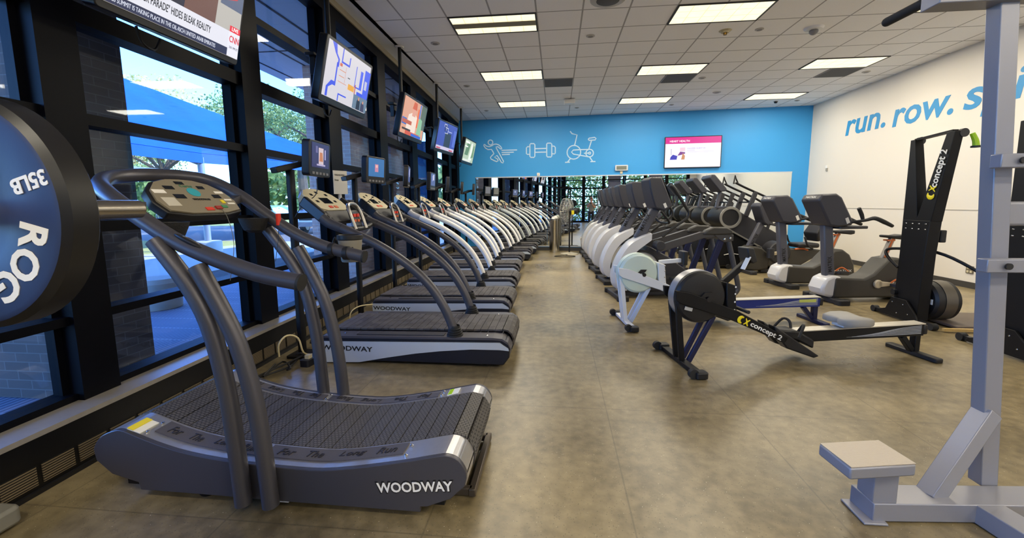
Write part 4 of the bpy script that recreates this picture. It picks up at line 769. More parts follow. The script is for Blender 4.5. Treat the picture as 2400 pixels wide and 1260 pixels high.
twhite = treadmill(WHITE, 'motor treadmill with white handrails, nearest the camera of the white ones', (TM[2][1], TM[2][0], 0))
for k, lb in ((3, 'second of the white ones from the camera'), (4, 'third of the white ones from the camera'), (5, 'next to last before the mirror'), (6, 'last in the row, against the mirror')):
    dup(twhite, (TM[k][1], TM[k][0], 0), 0, 'motor treadmill with white handrails, '+lb)
# cords and power strip on the floor by the heating cabinet
t = MB().tube([(-2.42, 3.35, .10), (-2.40, 3.33, .22), (-2.38, 3.42, .27), (-2.33, 3.50, .22), (-2.30, 3.52, .08), (-2.27, 3.62, .03), (-2.22, 3.75, .03)], .008, 7).build('extension_cord', CORDW); tag(t, 'cream power cord looping up from the floor beside the black cable tangle', 'cord')
t = MB().tube([(-2.42, 4.62, .05), (-2.38, 4.6, .18), (-2.33, 4.72, .22), (-2.25, 4.9, .2)], .007, 7).build('extension_cord', CORDW); tag(t, 'cream power cord on the floor beside the first dark motor treadmill', 'cord')
rnd = random.Random(3)
for k, (x, y) in enumerate([(-2.36, 3.25), (-2.40, 4.1), (-2.42, 5.6), (-2.45, 7.0)]):
    pts = [(x+rnd.uniform(-.10, .12), y+rnd.uniform(-.28, .28), abs(rnd.gauss(0, .05))+.015) for i in range(12)]
    t = MB().tube(pts, .008, 6).build('cable_tangle', RUBBER); tag(t, ['tangle of black cables on the floor behind the curved treadmill', 'tangle of black cables in front of the first dark motor treadmill', 'tangle of black cables in front of the second dark motor treadmill', 'tangle of black cables in front of the nearest white motor treadmill'][k], 'cable', 'black cable tangles by the heating cabinet')
t = thing('power_strip', 'dark power strip with white plugs on the floor beside the cream cord', 'power strip', (-2.19, 3.58, 0), R(84)); MB().rbox((0, 0, .03), (.42, .09, .06), .02).build('case', NAVY, t)
for k in range(3): MB().box((-.14+.13*k, 0, .075), (.05, .04, .035)).build('plug', CREAM, t)
# ================================================================ MIDDLE AISLE END: wipes bin, fan
t = thing('wipes_dispenser', 'tall stainless steel cylinder dispenser with white wipes on top, in front of the mirror', 'bin', (-.06, 12.45, 0)); MB().lathe([(.001, 0), (.15, 0), (.15, .90), (.155, .91), (.155, .98), (.14, .99), (.001, .99)], n=28).build('body', STEEL, t); MB().ell((0, 0, 1.0), (.09, .08, .05)).ell((.03, .02, 1.03), (.05, .05, .04)).build('wipes', PAPER, t); MB().box((-.15, -.03, .55), (.03, .08, .12)).build('latch', BLACK, t)
fn = thing('pedestal_fan', 'pedestal fan with wire cage and yellow tagged motor in the aisle by the mirror', 'fan', (.36, 11.95, 0), R(-20))
MB().lathe([(.001, 0), (.26, 0), (.25, .02), (.05, .06), (.001, .06)]).build('base', mat('cast_pale_base', 'b0a894', .5, .3), fn); MB().cyl((0, 0, .05), (0, 0, 1.15), .022).build('pole', BLACK, fn)
MB().cyl((-.02, 0, 1.2), (.22, 0, 1.2), .085, .075).build('motor', BLACK, fn); MB().box((.12, -.09, 1.17), (.07, .02, .11)).build('tag', YEL, fn); MB().cyl((0, 0, 1.1), (0, 0, 1.2), .03).build('yoke', BLACK, fn)
m = MB()
for rr, xx in ((.36, -.06), (.36, -.16), (.27, -.20), (.27, -.02), (.18, -.22), (.18, 0), (.09, -.23), (.09, .0)): m.tube([(xx, rr*math.cos(2*PI*k/28), 1.2+rr*math.sin(2*PI*k/28)) for k in range(28)], .004, 5, closed=True, sub=1)
for k in range(28):
    a = 2*PI*k/28; cs_, sn = math.cos(a), math.sin(a); m.tube([(-.23, .05*cs_, 1.2+.05*sn), (-.20, .27*cs_, 1.2+.27*sn), (-.16, .36*cs_, 1.2+.36*sn), (-.06, .36*cs_, 1.2+.36*sn), (-.01, .2*cs_, 1.2+.2*sn), (.0, .06*cs_, 1.2+.06*sn)], .003, 4, smooth=False)
m.build('cage', mat('cage_wire', 'c8c4ba', .35, .8), fn)
for k in range(3):
    a = 2*PI*k/3; MB().loft([[V(-.10, (.05)*math.cos(a+d), 1.2+.05*math.sin(a+d)) for d in (-.5, .5)]+[V(-.095, .05*math.cos(a+.5), 1.2+.05*math.sin(a+.5)), V(-.095, .05*math.cos(a-.5), 1.2+.05*math.sin(a-.5))], [V(-.14, .31*math.cos(a-.35), 1.2+.31*math.sin(a-.35)), V(-.08, .31*math.cos(a+.45), 1.2+.31*math.sin(a+.45)), V(-.075, .31*math.cos(a+.45), 1.2+.31*math.sin(a+.45)), V(-.135, .31*math.cos(a-.35), 1.2+.31*math.sin(a-.35))]]).build('blade', MGREY, fn)
MB().ell((-.12, 0, 1.2), (.05, .05, .05)).build('hub', MGREY, fn)
t = MB().tube([(.30, 11.7, .012), (.0, 11.45, .012), (-.02, 11.3, .012), (.35, 11.25, .012), (.5, 11.4, .012), (.25, 11.6, .012)], .009, 6).build('fan_cord', RUBBER); tag(t, 'black fan cord looped on the floor in front of the pedestal fan', 'cord')
# ================================================================ ELLIPTICAL CROSS TRAINERS
def ell_tr(loc, rz, label):
    t = thing('elliptical_trainer', label, 'elliptical trainer', loc, rz, 'elliptical trainers in a row right of the aisle')
    MB().rbox((.0, 0, .035), (.13, .72, .07), .04, axis='z').build('front_stabilizer', CHAR, t, bevel=.015)
    for s_ in (-1, 1): MB().rbox((0, s_*.33, .035), (.17, .10, .075), .03).build('foot_cap', RUBBER, t, bevel=.01)
    outer = smooth2([(.48, .975), (.40, .955), (.31, .92), (.16, .835), (.05, .70), (-.03, .54), (-.08, .34), (-.05, .17), (.03, .10)], 3)
    inner = smooth2([(.12, .12), (.07, .27), (.10, .45), (.17, .60), (.27, .72), (.36, .79), (.47, .87)], 3)
    sh = MB(); P = outer+inner; no, ni = len(outer), len(inner)
    rg = []
    for k in range(25):
        f = k/24; a = outer[min(no-1, round(f*(no-1)))]; b = inner[min(ni-1, round((1-f)*(ni-1)))]; A_ = V(a[0], 0, a[1]); B_ = V(b[0], 0, b[1]); M_ = A_.lerp(B_, .12); wd = .15
        rg.append([V(A_.x, -wd*.55, A_.z), V(A_.x, wd*.55, A_.z), V(M_.x, wd*.9, M_.z), V(B_.x, wd, B_.z), V(B_.x, -wd, B_.z), V(M_.x, -wd*.9, M_.z)])
    sh.loft(rg).build('front_shell', SHELL, t, smooth=50)
    MB().lathe([(.001, -.135), (.25, -.13), (.285, -.10), (.285, .10), (.25, .13), (.001, .135)], (.34, 0, .42), 'y', 32).build('flywheel_cover', mat('warm_grey_disc', 'b4b0a8', .4), t)
    MB().lathe([(.275, -.14), (.305, -.14), (.305, .14), (.275, .14)], (.34, 0, .42), 'y', 32).build('cover_ring', BLACK, t)
    MB().prism([(.10, .08), (.05, .2), (.20, .50), (.45, .78), (.75, .62), (1.05, .40), (1.10, .10)], 'y', -.11, .11).build('body', CHAR, t, bevel=.02)
    MB().rbox((.80, 0, .06), (1.5, .12, .08), .03, axis='z').build('base_beam', CHAR, t, bevel=.01)
    mb = MB().loft([[V(x, y, z) for x, y, z in ((.24, -.06, .90), (.43, -.06, .92), (.43, .06, .92), (.24, .06, .90))], [V(x, y, z) for x, y, z in ((.49, -.055, 1.34), (.64, -.055, 1.34), (.64, .055, 1.34), (.49, .055, 1.34))]])
    ms = mb.build('mast', mat('slate_mast', '505058', .4), t, bevel=.03); text('mast_lettering', 'MATRIX', .10, BTXT, ms, (.36, -.0615, 1.0), (.42, 0, .9), (-.9, 0, .42), ext=.001, bold=.01, fit=(.27, .06))
    cons = [(.39, 1.76), (.44, 1.79), (.58, 1.785), (.76, 1.37), (.65, 1.30), (.50, 1.34), (.45, 1.48), (.41, 1.62)]
    co = MB().prism(cons, 'y', -.18, .18).build('console', mat('slate_console', '36363e', .42), t, bevel=.02); MB().loft([[V(x, y, z) for x, y, z in ((.60, -.15, 1.765), (.60, .15, 1.765), (.755, .15, 1.41), (.755, -.15, 1.41))], [V(x+.012, y, z+.006) for x, y, z in ((.60, -.15, 1.765), (.60, .15, 1.765), (.755, .15, 1.41), (.755, -.15, 1.41))]]).build('display', TINT, co)
    MB().box((.64, -.183, 1.38), (.04, .004, .07), (0, R(-25), 0)).build('white_sticker', PAPER, co)
    for s_ in (-1, 1):
        MB().tube([(.66, s_*.27, 1.66), (.72, s_*.28, 1.62), (.90, s_*.28, 1.36), (.95, s_*.28, 1.27), (.92, s_*.28, 1.19), (.75, s_*.27, 1.07), (.58, s_*.26, .93)], [.024, .026, .022, .02, .02, .02, .022], 10).build('moving_handle', BLACK, t)
        MB().cyl((.55, s_*.13, .80), (.55, s_*.30, .80), .07).build('pivot', CHAR, t, bevel=.008)
        MB().loft([[V(.50, s_*.25+d, .80), V(.52, s_*.25+d, .69), V(1.19, s_*.25+d, .90), V(1.62, s_*.25+d, .94), V(1.6, s_*.25+d, .98), V(1.15, s_*.25+d, .995)] for d in (-.03, .03)]).build('link_arm', DGREY, t, bevel=.008)
        MB().loft([[V(1.17, s_*.25+d, .955), V(1.22, s_*.25+d, 1.02), V(1.32, s_*.25+d, 1.065), V(1.52, s_*.25+d, 1.06), V(1.60, s_*.25+d, 1.02), V(1.63, s_*.25+d, .96), V(1.4, s_*.25+d, .95)] for d in (-.055, .055)]).build('arm_cover', mat('soft_charcoal', '34322f', .5), t, bevel=.02)
        o = MB().prism([(1.34, .95), (1.63, .95), (1.63, .86), (1.50, .84), (1.42, .88)], 'y', s_*.25-.045, s_*.25+.045).build('rear_bracket', DGREY, t, bevel=.006); m = MB()
        for x, z in ((1.50, .885), (1.585, .90)): m.ell((x, s_*.25-.048, z), (.018, .008, .018), 8)
        m.build('bolts', CHROME, o)
        MB().bar((1.47, s_*.25, .88), (1.18, s_*.25, .03), .05, .085, (1, 0, 0)).build('rear_leg', BLUEM, t, bevel=.006)
        MB().tube([(1.58, s_*.25, .86), (1.68, s_*.25, .5), (1.76, s_*.25, .20), (1.75, s_*.25, .10), (1.66, s_*.25, .035), (1.5, s_*.25, .03)], .036, 10).build('rear_leg', mat('slate_tube', '4a4c54', .4, .3), t)
        MB().rbox((.95, s_*.17, .30), (.42, .15, .045), .04, axis='z').build('foot_pedal', RUBBER, t, bevel=.01); MB().bar((.45, s_*.17, .34), (1.45, s_*.17, .24), .05, .05).build('pedal_arm', CHAR, t)
    MB().tube([(.55, -.26, 1.30), (.70, -.20, 1.14), (.72, 0, 1.12), (.70, .20, 1.14), (.55, .26, 1.30)], .018, 8).build('fixed_handle', BLACK, t)
    MB().bar((1.66, -.27, .035), (1.66, .27, .035), .08, .06).build('rear_stabilizer', CHAR, t, bevel=.008)
    return t
E1 = ell_tr((.915, 6.50, 0), R(9), 'elliptical trainer nearest the camera, its white shell behind the pale rowing machine')
for k, (x, y, lb) in enumerate([(.87, 7.75, 'second from the camera'), (.82, 8.92, 'third from the camera'), (.80, 10.0, 'third from the mirror'), (.78, 11.0, 'next to last before the mirror'), (.76, 11.95, 'nearest the mirror')]): dup(E1, (x, y, 0), R(7 if k < 2 else 3), 'elliptical trainer in the row of pale shells, '+lb)
# ================================================================ DRUM TRAINERS
def drum(loc, rz, label):
    t = thing('climbing_trainer', label, 'climbing machine', loc, rz, 'climbing trainers with big black drums')
    d = MB().lathe([(.001, .01), (.17, .01), (.175, -.012), (.215, -.012), (.235, .02), (.235, .62), (.20, .64), (.001, .64)], (0, 0, 1.10), 'y', 36).build('drum', BLACK, t); MB().lathe([(.178, -.02), (.222, -.02), (.228, -.005), (.172, -.005)], (0, 0, 1.10), 'y', 36).build('drum_ring', mat('satin_grey_ring', '8e8c86', .35, .5), d)
    MB().box((-.205, .32, 1.15), (.02, .26, .05), (0, R(15), 0)).build('drum_badge', NAVY, d)
    MB().prism([(.10, 1.27), (.22, 1.22), (1.12, .70), (1.24, .52), (1.20, .40), (.90, .36), (-.06, .88)], 'y', .05, .59).build('sloping_body', CHAR, t, bevel=.02)
    MB().bar((-.02, .045, .86), (.92, .045, .34), .03, .03).build('trim_rail', mat('grey_trim_rail', '8a8880', .4, .3), t)
    o = MB().prism([(-.26, .06), (-.22, .45), (-.08, .80), (.10, .88), (.85, .48), (1.15, .38), (1.20, .06)], 'y', .10, .54).build('lower_body', MATTE, t, bevel=.02)
    MB().tube([(-.05, .09, .30), (.1, .09, .33), (.25, .09, .31)], .008, 6).build('side_swoosh', WTXT, o)
    for x in (-.2, 1.1): MB().bar((x, 0, .03), (x, .64, .03), .09, .06).build('stabilizer', MATTE, t, bevel=.006)
    MB().bar((-.17, .32, 1.30), (-.10, .32, 1.68), .07, .06, (1, 0, 0)).build('neck', mat('slate_mast', '505058', .4), t, bevel=.01)
    c = MB().prism([(-.44, 1.93), (-.40, 2.0), (-.32, 2.0), (-.06, 1.70), (-.08, 1.65), (-.20, 1.64)], 'y', .08, .56).build('console', mat('slate_console', '36363e', .42), t, bevel=.02)
    for y in (.06, .58):
        MB().tube([(.10, y, 1.82), (.30, y, 1.72), (.50, y, 1.63), (.74, y, 1.52), (.95, y, 1.40)], .022, 9).build('handle_pole', MATTE, t)
        MB().tube([(.10, y, 1.82), (.03, y-.05, 1.80), (.06, y-.04, 1.97), (.10, y, 1.90), (.17, y+.04, 1.80), (.10, y, 1.82)], .014, 8, smooth=False).build('grip_handle', RUBBER, t)
        MB().bar((.52, y, 1.64), (.34, y, 1.12), .05, .09, (1, 0, 0)).build('strut', CHAR, t, bevel=.008)
        MB().bar((.95, y, 1.40), (.80, y, .86), .04, .05, (1, 0, 0)).build('rear_strut', CHAR, t)
    MB().bar((.44, .06, 1.42), (.44, .58, 1.42), .03, .03).build('crossbar', MATTE, t)
    MB().cyl((.05, .05, .05), (.05, .10, .05), .05).build('transport_wheel', RUBBER, t)
    return t
D1 = drum((3.63, 9.35, 0), R(3), 'climbing trainer with a black drum, nearest the camera of the three')
dup(D1, (3.63, 10.50, 0), R(3), 'climbing trainer with a black drum, middle of the three'); dup(D1, (3.63, 11.62, 0), R(1), 'climbing trainer with a black drum, nearest the mirror')
# ================================================================ EXERCISE BIKES
def bike(loc, rz, label):
    t = thing('exercise_bike', label, 'exercise bike', loc, rz, 'upright exercise bikes by the white wall')
    MB().rbox((.02, 0, .035), (.13, .66, .07), .04).build('front_stabilizer', CHAR, t, bevel=.015)
    for s_ in (-1, 1): MB().rbox((.02, s_*.29, .035), (.17, .12, .075), .03).build('foot_cap', RUBBER, t, bevel=.01)
    MB().prism([(.0, .06), (.02, .36), (.46, .335), (.60, .40), (.80, .61), (.95, .63), (1.08, .54), (1.17, .38), (1.20, .2), (1.14, .05)], 'y', -.15, .15).build('body', mat('warm_charcoal', '38352f', .5), t, bevel=.03)
    MB().rbox((1.10, 0, .03), (.10, .50, .06), .03).build('rear_stabilizer', CHAR, t, bevel=.012)
    MB().prism([(-.16, .20), (-.13, .10), (-.02, .07), (.17, .07), (.21, .24), (.12, .37), (.0, .385), (-.10, .34)], 'y', -.14, .14).build('front_shell', SHELL, t, bevel=.035)
    ms = MB().loft([[V(-.04, -.05, .36), V(.10, -.05, .37), V(.10, .05, .37), V(-.04, .05, .36)], [V(-.13, -.05, 1.12), V(.005, -.05, 1.12), V(.005, .05, 1.12), V(-.13, .05, 1.12)]]).build('mast', mat('slate_mast', '505058', .4), t, bevel=.02)
    text('mast_lettering', 'MATRIX', .085, BTXT, ms, (.02, -.0515, .42), (-.09, 0, .76), (-.76, 0, -.09), ext=.001, bold=.01, sx=.75)
    co = MB().prism([(-.34, 1.44), (-.30, 1.52), (-.08, 1.53), (.0, 1.48), (.20, 1.14), (.18, 1.09), (-.02, 1.07), (-.15, 1.09)], 'y', -.17, .17).build('console', mat('slate_console', '36363e', .42), t, bevel=.025)
    text('console_lettering', 'MATRIX', .05, WTXT, co, (-.325, .09, 1.47), (0, -1, 0), (.45, 0, .9), ext=.002, fit=(.18, .028)); MB().box((.10, -.173, 1.16), (.045, .004, .08), (0, R(-25), 0)).build('white_sticker', PAPER, co)
    MB().loft([[V(.0, y, 1.47) for y in (-.14, .14)]+[V(.19, y, 1.15) for y in (.14, -.14)], [V(.012, y, 1.477) for y in (-.14, .14)]+[V(.202, y, 1.157) for y in (.14, -.14)]]).build('display', TINT, co)
    MB().rbox((.24, 0, 1.06), (.42, .30, .04), .03).build('tray', CHAR, t, bevel=.01)
    for s_ in (-1, 1):
        MB().tube([(.10, s_*.12, 1.12), (.30, s_*.22, 1.16), (.42, s_*.25, 1.19), (.56, s_*.25, 1.14), (.70, s_*.24, 1.08)], [.018, .02, .028, .03, .022], 9).build('handlebar', RUBBER, t)
        MB().tube([(.30, s_*.20, 1.16), (.27, s_*.20, 1.24), (.22, s_*.20, 1.33)], [.02, .026, .024], 9).build('upright_grip', RUBBER, t)
        k = MB().lathe([(.001, -.018), (.055, -.018), (.06, -.01), (.06, .018), (.001, .018)], (.64, s_*.173, .26), 'y', 20).loft([[V(.63, s_*.175+d, .305), V(.63, s_*.175+d, .215), V(.86, s_*.175+d, .235), V(.86, s_*.175+d, .275)] for d in (-.016, .016)]).build('crank', mat('beige_crank', 'c0b49c', .4, .3), t, bevel=.008)
        MB().rbox((.90, s_*.23, .25), (.20, .11, .035), .03).build('pedal', CHAR, k); MB().tube([(.82, s_*.18, .27), (.90, s_*.21, .33), (.98, s_*.26, .27)], .012, 6).build('pedal_strap', ORANGE, k)
    sd = MB().loft([[V(.78, y, .945) for y in (-.03, .03)]+[V(.78, y, .91) for y in (.03, -.03)], [V(.95, y, .935) for y in (-.06, .06)]+[V(.95, y, .89) for y in (.06, -.06)], [V(1.10, y, .945) for y in (-.12, .12)]+[V(1.10, y, .87) for y in (.12, -.12)], [V(1.17, y, .94) for y in (-.11, .11)]+[V(1.17, y, .88) for y in (.11, -.11)]]).build('saddle', BLACK, t, bevel=.015)
    MB().bar((.84, 0, .58), (.96, 0, .89), .05, .07, (1, 0, 0)).build('seat_post', mat('satin_post', 'a8a29a', .35, .7), t, bevel=.006); MB().bar((.855, -.002, .62), (.955, -.002, .885), .054, .03, (1, 0, 0)).build('orange_stripe', ORANGE, t); MB().box((.92, 0, .865), (.12, .07, .02)).build('seat_clamp', ORANGE, t)
    text('body_lettering', 'MATRIX', .075, WTXT, t, (.86, -.1515, .245), (1, 0, 0), (0, 0, 1), ext=.0008, fit=(.27, .04))
    return t
B1 = bike((3.86, 6.45, 0), R(10), 'upright exercise bike nearest the camera, left of the tall rowing tower')
dup(B1, (3.80, 7.56, 0), R(9), 'upright exercise bike second from the camera, right of the seated bike')
# recumbent
t = thing('recumbent_bike', 'low seated exercise bike with a backrest, behind the two upright bikes', 'exercise bike', (3.80, 8.93, 0), R(6))
MB().rbox((.03, 0, .035), (.14, .60, .07), .04).build('front_stabilizer', CHAR, t, bevel=.012)
MB().prism([(-.10, .50), (.02, .56), (.25, .52), (.42, .38), (.40, .1), (.2, .06), (-.02, .07)], 'y', -.13, .13).build('body', mat('warm_charcoal', '38352f', .5), t, bevel=.03)
ms = MB().loft([[V(-.01, -.05, .52), V(.12, -.05, .55), V(.12, .05, .55), V(-.01, .05, .52)], [V(.22, -.045, 1.02), V(.34, -.045, 1.0), V(.34, .045, 1.0), V(.22, .045, 1.02)]]).build('mast', MC['slate_mast'], t, bevel=.02); text('mast_lettering', 'MATRIX', .085, BTXT, ms, (.085, -.052, .58), (.45, 0, .9), (-.9, 0, .45), ext=.001, bold=.01, sx=.75)
co = MB().prism([(.12, 1.34), (.16, 1.40), (.30, 1.41), (.50, 1.02), (.48, .97), (.32, .96), (.24, 1.02)], 'y', -.16, .16).build('console', MC['slate_console'], t, bevel=.02); MB().box((.42, -.163, 1.04), (.04, .004, .07), (0, R(-25), 0)).build('white_sticker', PAPER, co)
MB().lathe([(.001, -.15), (.20, -.15), (.22, -.13), (.22, .13), (.001, .15)], (.60, 0, .42), 'y', 28).build('flywheel_cover', CHAR, t)
MB().prism([(.35, .32), (.75, .50), (1.45, .47), (1.45, .40), (1.05, .16), (.40, .14)], 'y', -.12, .12).build('rail_body', mat('warm_charcoal', '38352f', .5), t, bevel=.02)
MB().bar((.30, 0, .05), (1.35, 0, .05), .10, .07).build('base_beam', CHAR, t); MB().rbox((1.30, 0, .035), (.10, .56, .07), .03).build('rear_stabilizer', CHAR, t)
MB().rbox((1.15, 0, .56), (.42, .40, .09), .06).build('seat', BLACK, t, bevel=.03)
MB().loft([[V(1.30, y, .64) for y in (-.17, .17)]+[V(1.37, y, .64) for y in (.17, -.17)], [V(1.26, y, .80) for y in (-.2, .2)]+[V(1.34, y, .80) for y in (.2, -.2)], [V(1.40, y, 1.05) for y in (-.17, .17)]+[V(1.46, y, 1.03) for y in (.17, -.17)]]).build('backrest', BLACK, t, bevel=.02)
for s_ in (-1, 1):
    MB().tube([(1.20, s_*.20, .50), (1.05, s_*.27, .58), (.98, s_*.27, .74)], .018, 8).build('side_handle', RUBBER, t)
    k = MB().bar((.60, s_*.17, .42), (.38, s_*.17, .40), .03, .07).build('crank', MC['beige_crank'], t, bevel=.01); MB().rbox((.36, s_*.23, .42), (.12, .10, .18), .03).build('pedal', CHAR, k)
    MB().tube([(.30, s_*.10, 1.02), (.46, s_*.22, .96), (.60, s_*.20, .98)], .018, 8).build('front_handle', RUBBER, t)
MB().tube([(.9, -.13, .49), (1.05, -.14, .50), (1.15, -.14, .47)], .018, 7).build('orange_lever', ORANGE, t)
# ================================================================ ROWING MACHINES
def rower(loc, rz, label, fr, wheelm, legm, railm, pale, words):
    t = thing('rowing_machine', label, 'rowing machine', loc, rz)
    MB().bar((.02, -.36, .03), (.02, .36, .03), .07, .035).build('front_foot', fr, t, bevel=.006)
    for s_ in (-1, 1): o = MB().rbox((.02, s_*.35, .035), (.10, .09, .055), .02).build('foot_cap', BLACK, t, bevel=.008); MB().cyl((-.04, s_*.35-.02, .045), (-.04, s_*.35+.02, .045), .04).build('transport_wheel', RUBBER, o)
    for s_ in (-1, 1): MB().bar((-.055, s_*.065, .56), (.01, s_*.05, .03), .03, .05, (1, 0, 0)).build('front_leg', fr, t, bevel=.005); MB().bar((.27, s_*.065, .44), (.07, s_*.05, .03), .03, .045, (1, 0, 0)).build('front_leg', legm, t, bevel=.005)
    MB().lathe([(.001, -.10), (.10, -.11), (.205, -.095), (.225, -.07), (.225, .07), (.205, .095), (.10, .11), (.001, .10)], (.14, 0, .61), 'y', 40).build('flywheel_housing', wheelm, t)
    MB().lathe([(.226, -.05), (.231, -.05), (.231, .05), (.226, .05)], (.14, 0, .61), 'y', 40).build('perforated_band', mat('perforated_steel', 'b4b4b6', .35, .7) if not pale else ICE, t)
    MB().prism([(.10, .60), (.155, .66), (.22, .66), (.20, .63), (.16, .62), (.12, .585)], 'y', -.122, -.10).build('damper_lever', BLACK, t); MB().cyl((.19, -.13, .60), (.19, -.09, .60), .022).build('knob', BLACK, t)
    MB().prism([(-.11, .685), (-.10, .60), (-.06, .57), (.42, .41), (.90, .19), (.93, .24), (.46, .49), (.02, .665)], 'y', -.128, -.10).prism([(-.11, .685), (-.10, .60), (-.06, .57), (.42, .41), (.46, .49), (.02, .665)], 'y', .10, .128).prism([(.36, .43), (.90, .19), (.93, .24), (.46, .49)], 'y', -.10, .10).build('boom', fr, t, bevel=.006)
    if words:
        d = (.87, 0, -.43); n = (.43, 0, .87)
        text('boom_lettering', 'concept 2', .085, WTXT, t, (.560, -.1295, .350), d, n, ext=.0008, bold=.02, fit=(.325, .058))
        def em2(u, v, c=(.505, .408)): return (c[0]+u*.9*1.15+v*.43, -.1295, c[1]-u*.43*1.15+v*.9)
        m = MB(); m.tube([em2(-.012+.024*math.cos(a), .027*math.sin(a)) for a in (R(75), R(120), R(160), R(200), R(240), R(285))], [.004, .012, .016, .016, .012, .004], 8, flat=(0, 1, 0)); m.tube([em2(.012, .028), em2(.028, .006), em2(.028, -.006), em2(.012, -.028)], [.004, .007, .007, .004], 8, flat=(0, 1, 0)); m.tube([em2(.048, .028), em2(.034, .008), em2(.034, -.008), em2(.05, -.028)], [.005, .007, .007, .005], 8, flat=(0, 1, 0)); m.build('boom_emblem', YEL, t)
        MB().box((.02, -.1105, .52), (.07, .003, .03), (0, R(15), 0)).build('name_plate', mat('pale_tag', 'b4b4b0', .4), t)
    tw = MB().prism([(.35, .74), (.43, .715), (.465, .39), (.40, .41), (.36, .55)], 'y', -.11, .11).build('monitor_tower', fr, t, bevel=.008); m = MB()
    for z in (.44, .50, .57, .64, .70): m.ell((.43, -.112, z), (.008, .004, .008), 8)
    m.build('bolts', WTXT if not pale else CHROME, tw)
    if pale: MB().bar((.40, 0, .73), (.66, 0, .75), .05, .045).build('monitor_arm', fr, t, bevel=.006); MB().rbox((.68, 0, .78), (.06, .16, .16), .02).build('monitor', BLACK, t, bevel=.008)
    else: MB().bar((.38, 0, .72), (.62, 0, .93), .05, .05, (1, 0, 0)).build('monitor_arm', fr, t, bevel=.006); o = MB().prism([(.56, .93), (.54, 1.03), (.60, 1.03), (.64, .91), (.60, .89)], 'y', -.075, .075).build('monitor', BLACK, t, bevel=.01); MB().box((.54, -.06, .90), (.004, .06, .12), (0, R(25), 0)).build('paper_tag', PAPER, o)
    for s_ in (-1, 1): MB().loft([[V(.80, s_*.075+d, .35), V(1.24, s_*.075+d, .06), V(1.19, s_*.075+d, .045), V(.93, s_*.075+d, .14), V(.82, s_*.075+d, .27)] for d in (-.05, .05)]).build('foot_stretcher', BLACK, t, bevel=.012); MB().tube([(1.0, s_*.16, .25), (1.06, s_*.13, .34), (1.09, s_*.08, .33), (1.08, s_*.04, .26)], .012, 6).build('foot_strap', RUBBER, t)
    MB().loft([[V(.82, y, .30) for y in (-.04, .04)]+[V(.82, y, .22) for y in (.04, -.04)], [V(1.05, y, .285) for y in (-.09, .09)]+[V(1.05, y, .20) for y in (.09, -.09)], [V(1.2, y, .20) for y in (-.10, .10)]+[V(1.2, y, .12) for y in (.10, -.10)]]).build('foot_cover', BLACK, t, bevel=.015)
    o = MB().loft([[V(x, y, z) for y, z in ((-.045, z0), (.045, z0), (.045, z1), (-.045, z1))] for x, z0, z1 in ((1.03, .165, .265), (2.31, .19, .30))]).build('seat_rail', railm, t, bevel=.004); MB().loft([[V(x, y, z) for y, z in ((-.055, z0), (.055, z0), (.055, z1), (-.055, z1))] for x, z0, z1 in ((1.03, .266, .274), (2.31, .301, .309))]).build('rail_top', mat('pale_rail_top', 'd2ccbe', .35, .5), o)
    m = MB()
    for k in range(6): m.tube([(1.55+.05*k, -.0465, .20+.004*k), (1.9+.03*k, -.0465, .205+.012*k), (2.28, -.0465, .215+.014*k)], [.001, .003, .004], 6, flat=(0, 1, 0))
    m.build('rail_streaks', mat('silver_streak', 'aeb4c0', .4, .4), o)
    if pale: MB().box((2.16, -.047, .262), (.20, .003, .035), (0, R(-1), 0)).build('rail_label', mat('lime_label', 'b8c060', .5), o)
    MB().bar((2.28, 0, .19), (2.28, 0, .03), .06, .05, (1, 0, 0)).bar((2.14, 0, .18), (2.25, 0, .04), .05, .045, (1, 0, 0)).build('rear_leg', fr if not pale else BLUEM, t, bevel=.005); MB().rbox((2.27, 0, .02), (.08, .48, .04), .02).build('rear_foot', BLACK if not pale else BLUEM, t, bevel=.008); MB().box((2.33, 0, .245), (.04, .09, .09)).build('end_stop', BLACK, t, bevel=.01)
    if not pale:
        P = [(-.14, -.06), (-.13, -.13), (-.05, -.165), (.07, -.17), (.13, -.14), (.14, 0), (.13, .14), (.07, .17), (-.05, .165), (-.13, .13), (-.14, .06), (-.10, 0)]
        rings = [[V(1.585+a*.97, b*.97, .325) for a, b in P], [V(1.585+a, b, .335) for a, b in P], [V(1.585+a, b, .365+.012*abs(b)/.17) for a, b in P], [V(1.585+a*.86, b*.88, .378+.016*abs(b)/.17) for a, b in P]]
        MB().loft(rings).build('seat', LGREY, t, smooth=60); MB().box((1.585, 0, .31), (.18, .13, .03)).build('seat_carriage', mat('white_rollers', 'c4ccd4', .4), t)
        MB().cyl((.50, -.20, .50), (.50, .20, .50), .015).build('pull_handle', RUBBER, t); MB().tube([(.30, 0, .55), (.50, 0, .50)], .005, 5, smooth=False).build('chain', MGREY, t)
    else: MB().rbox((1.05, 0, .335), (.26, .32, .05), .06).build('seat', BLACK, t, bevel=.01)
    return t
rower((1.085, 3.77, 0), R(10.5), 'black rowing machine with white lettering on its boom and a grey seat', MATTE, BLACK, BLUEM, mat('black_printed_rail', '15161a', .35, .4), False, True)
rower((.80, 5.02, 0), R(6.6), 'older rowing machine with a pale round flywheel cover and blue rail, behind the black one', mat('pale_frame_paint', 'd4d8de', .4), ICE, mat('pale_blue_paint', 'b8c8e6', .4), RAILB, True, False)
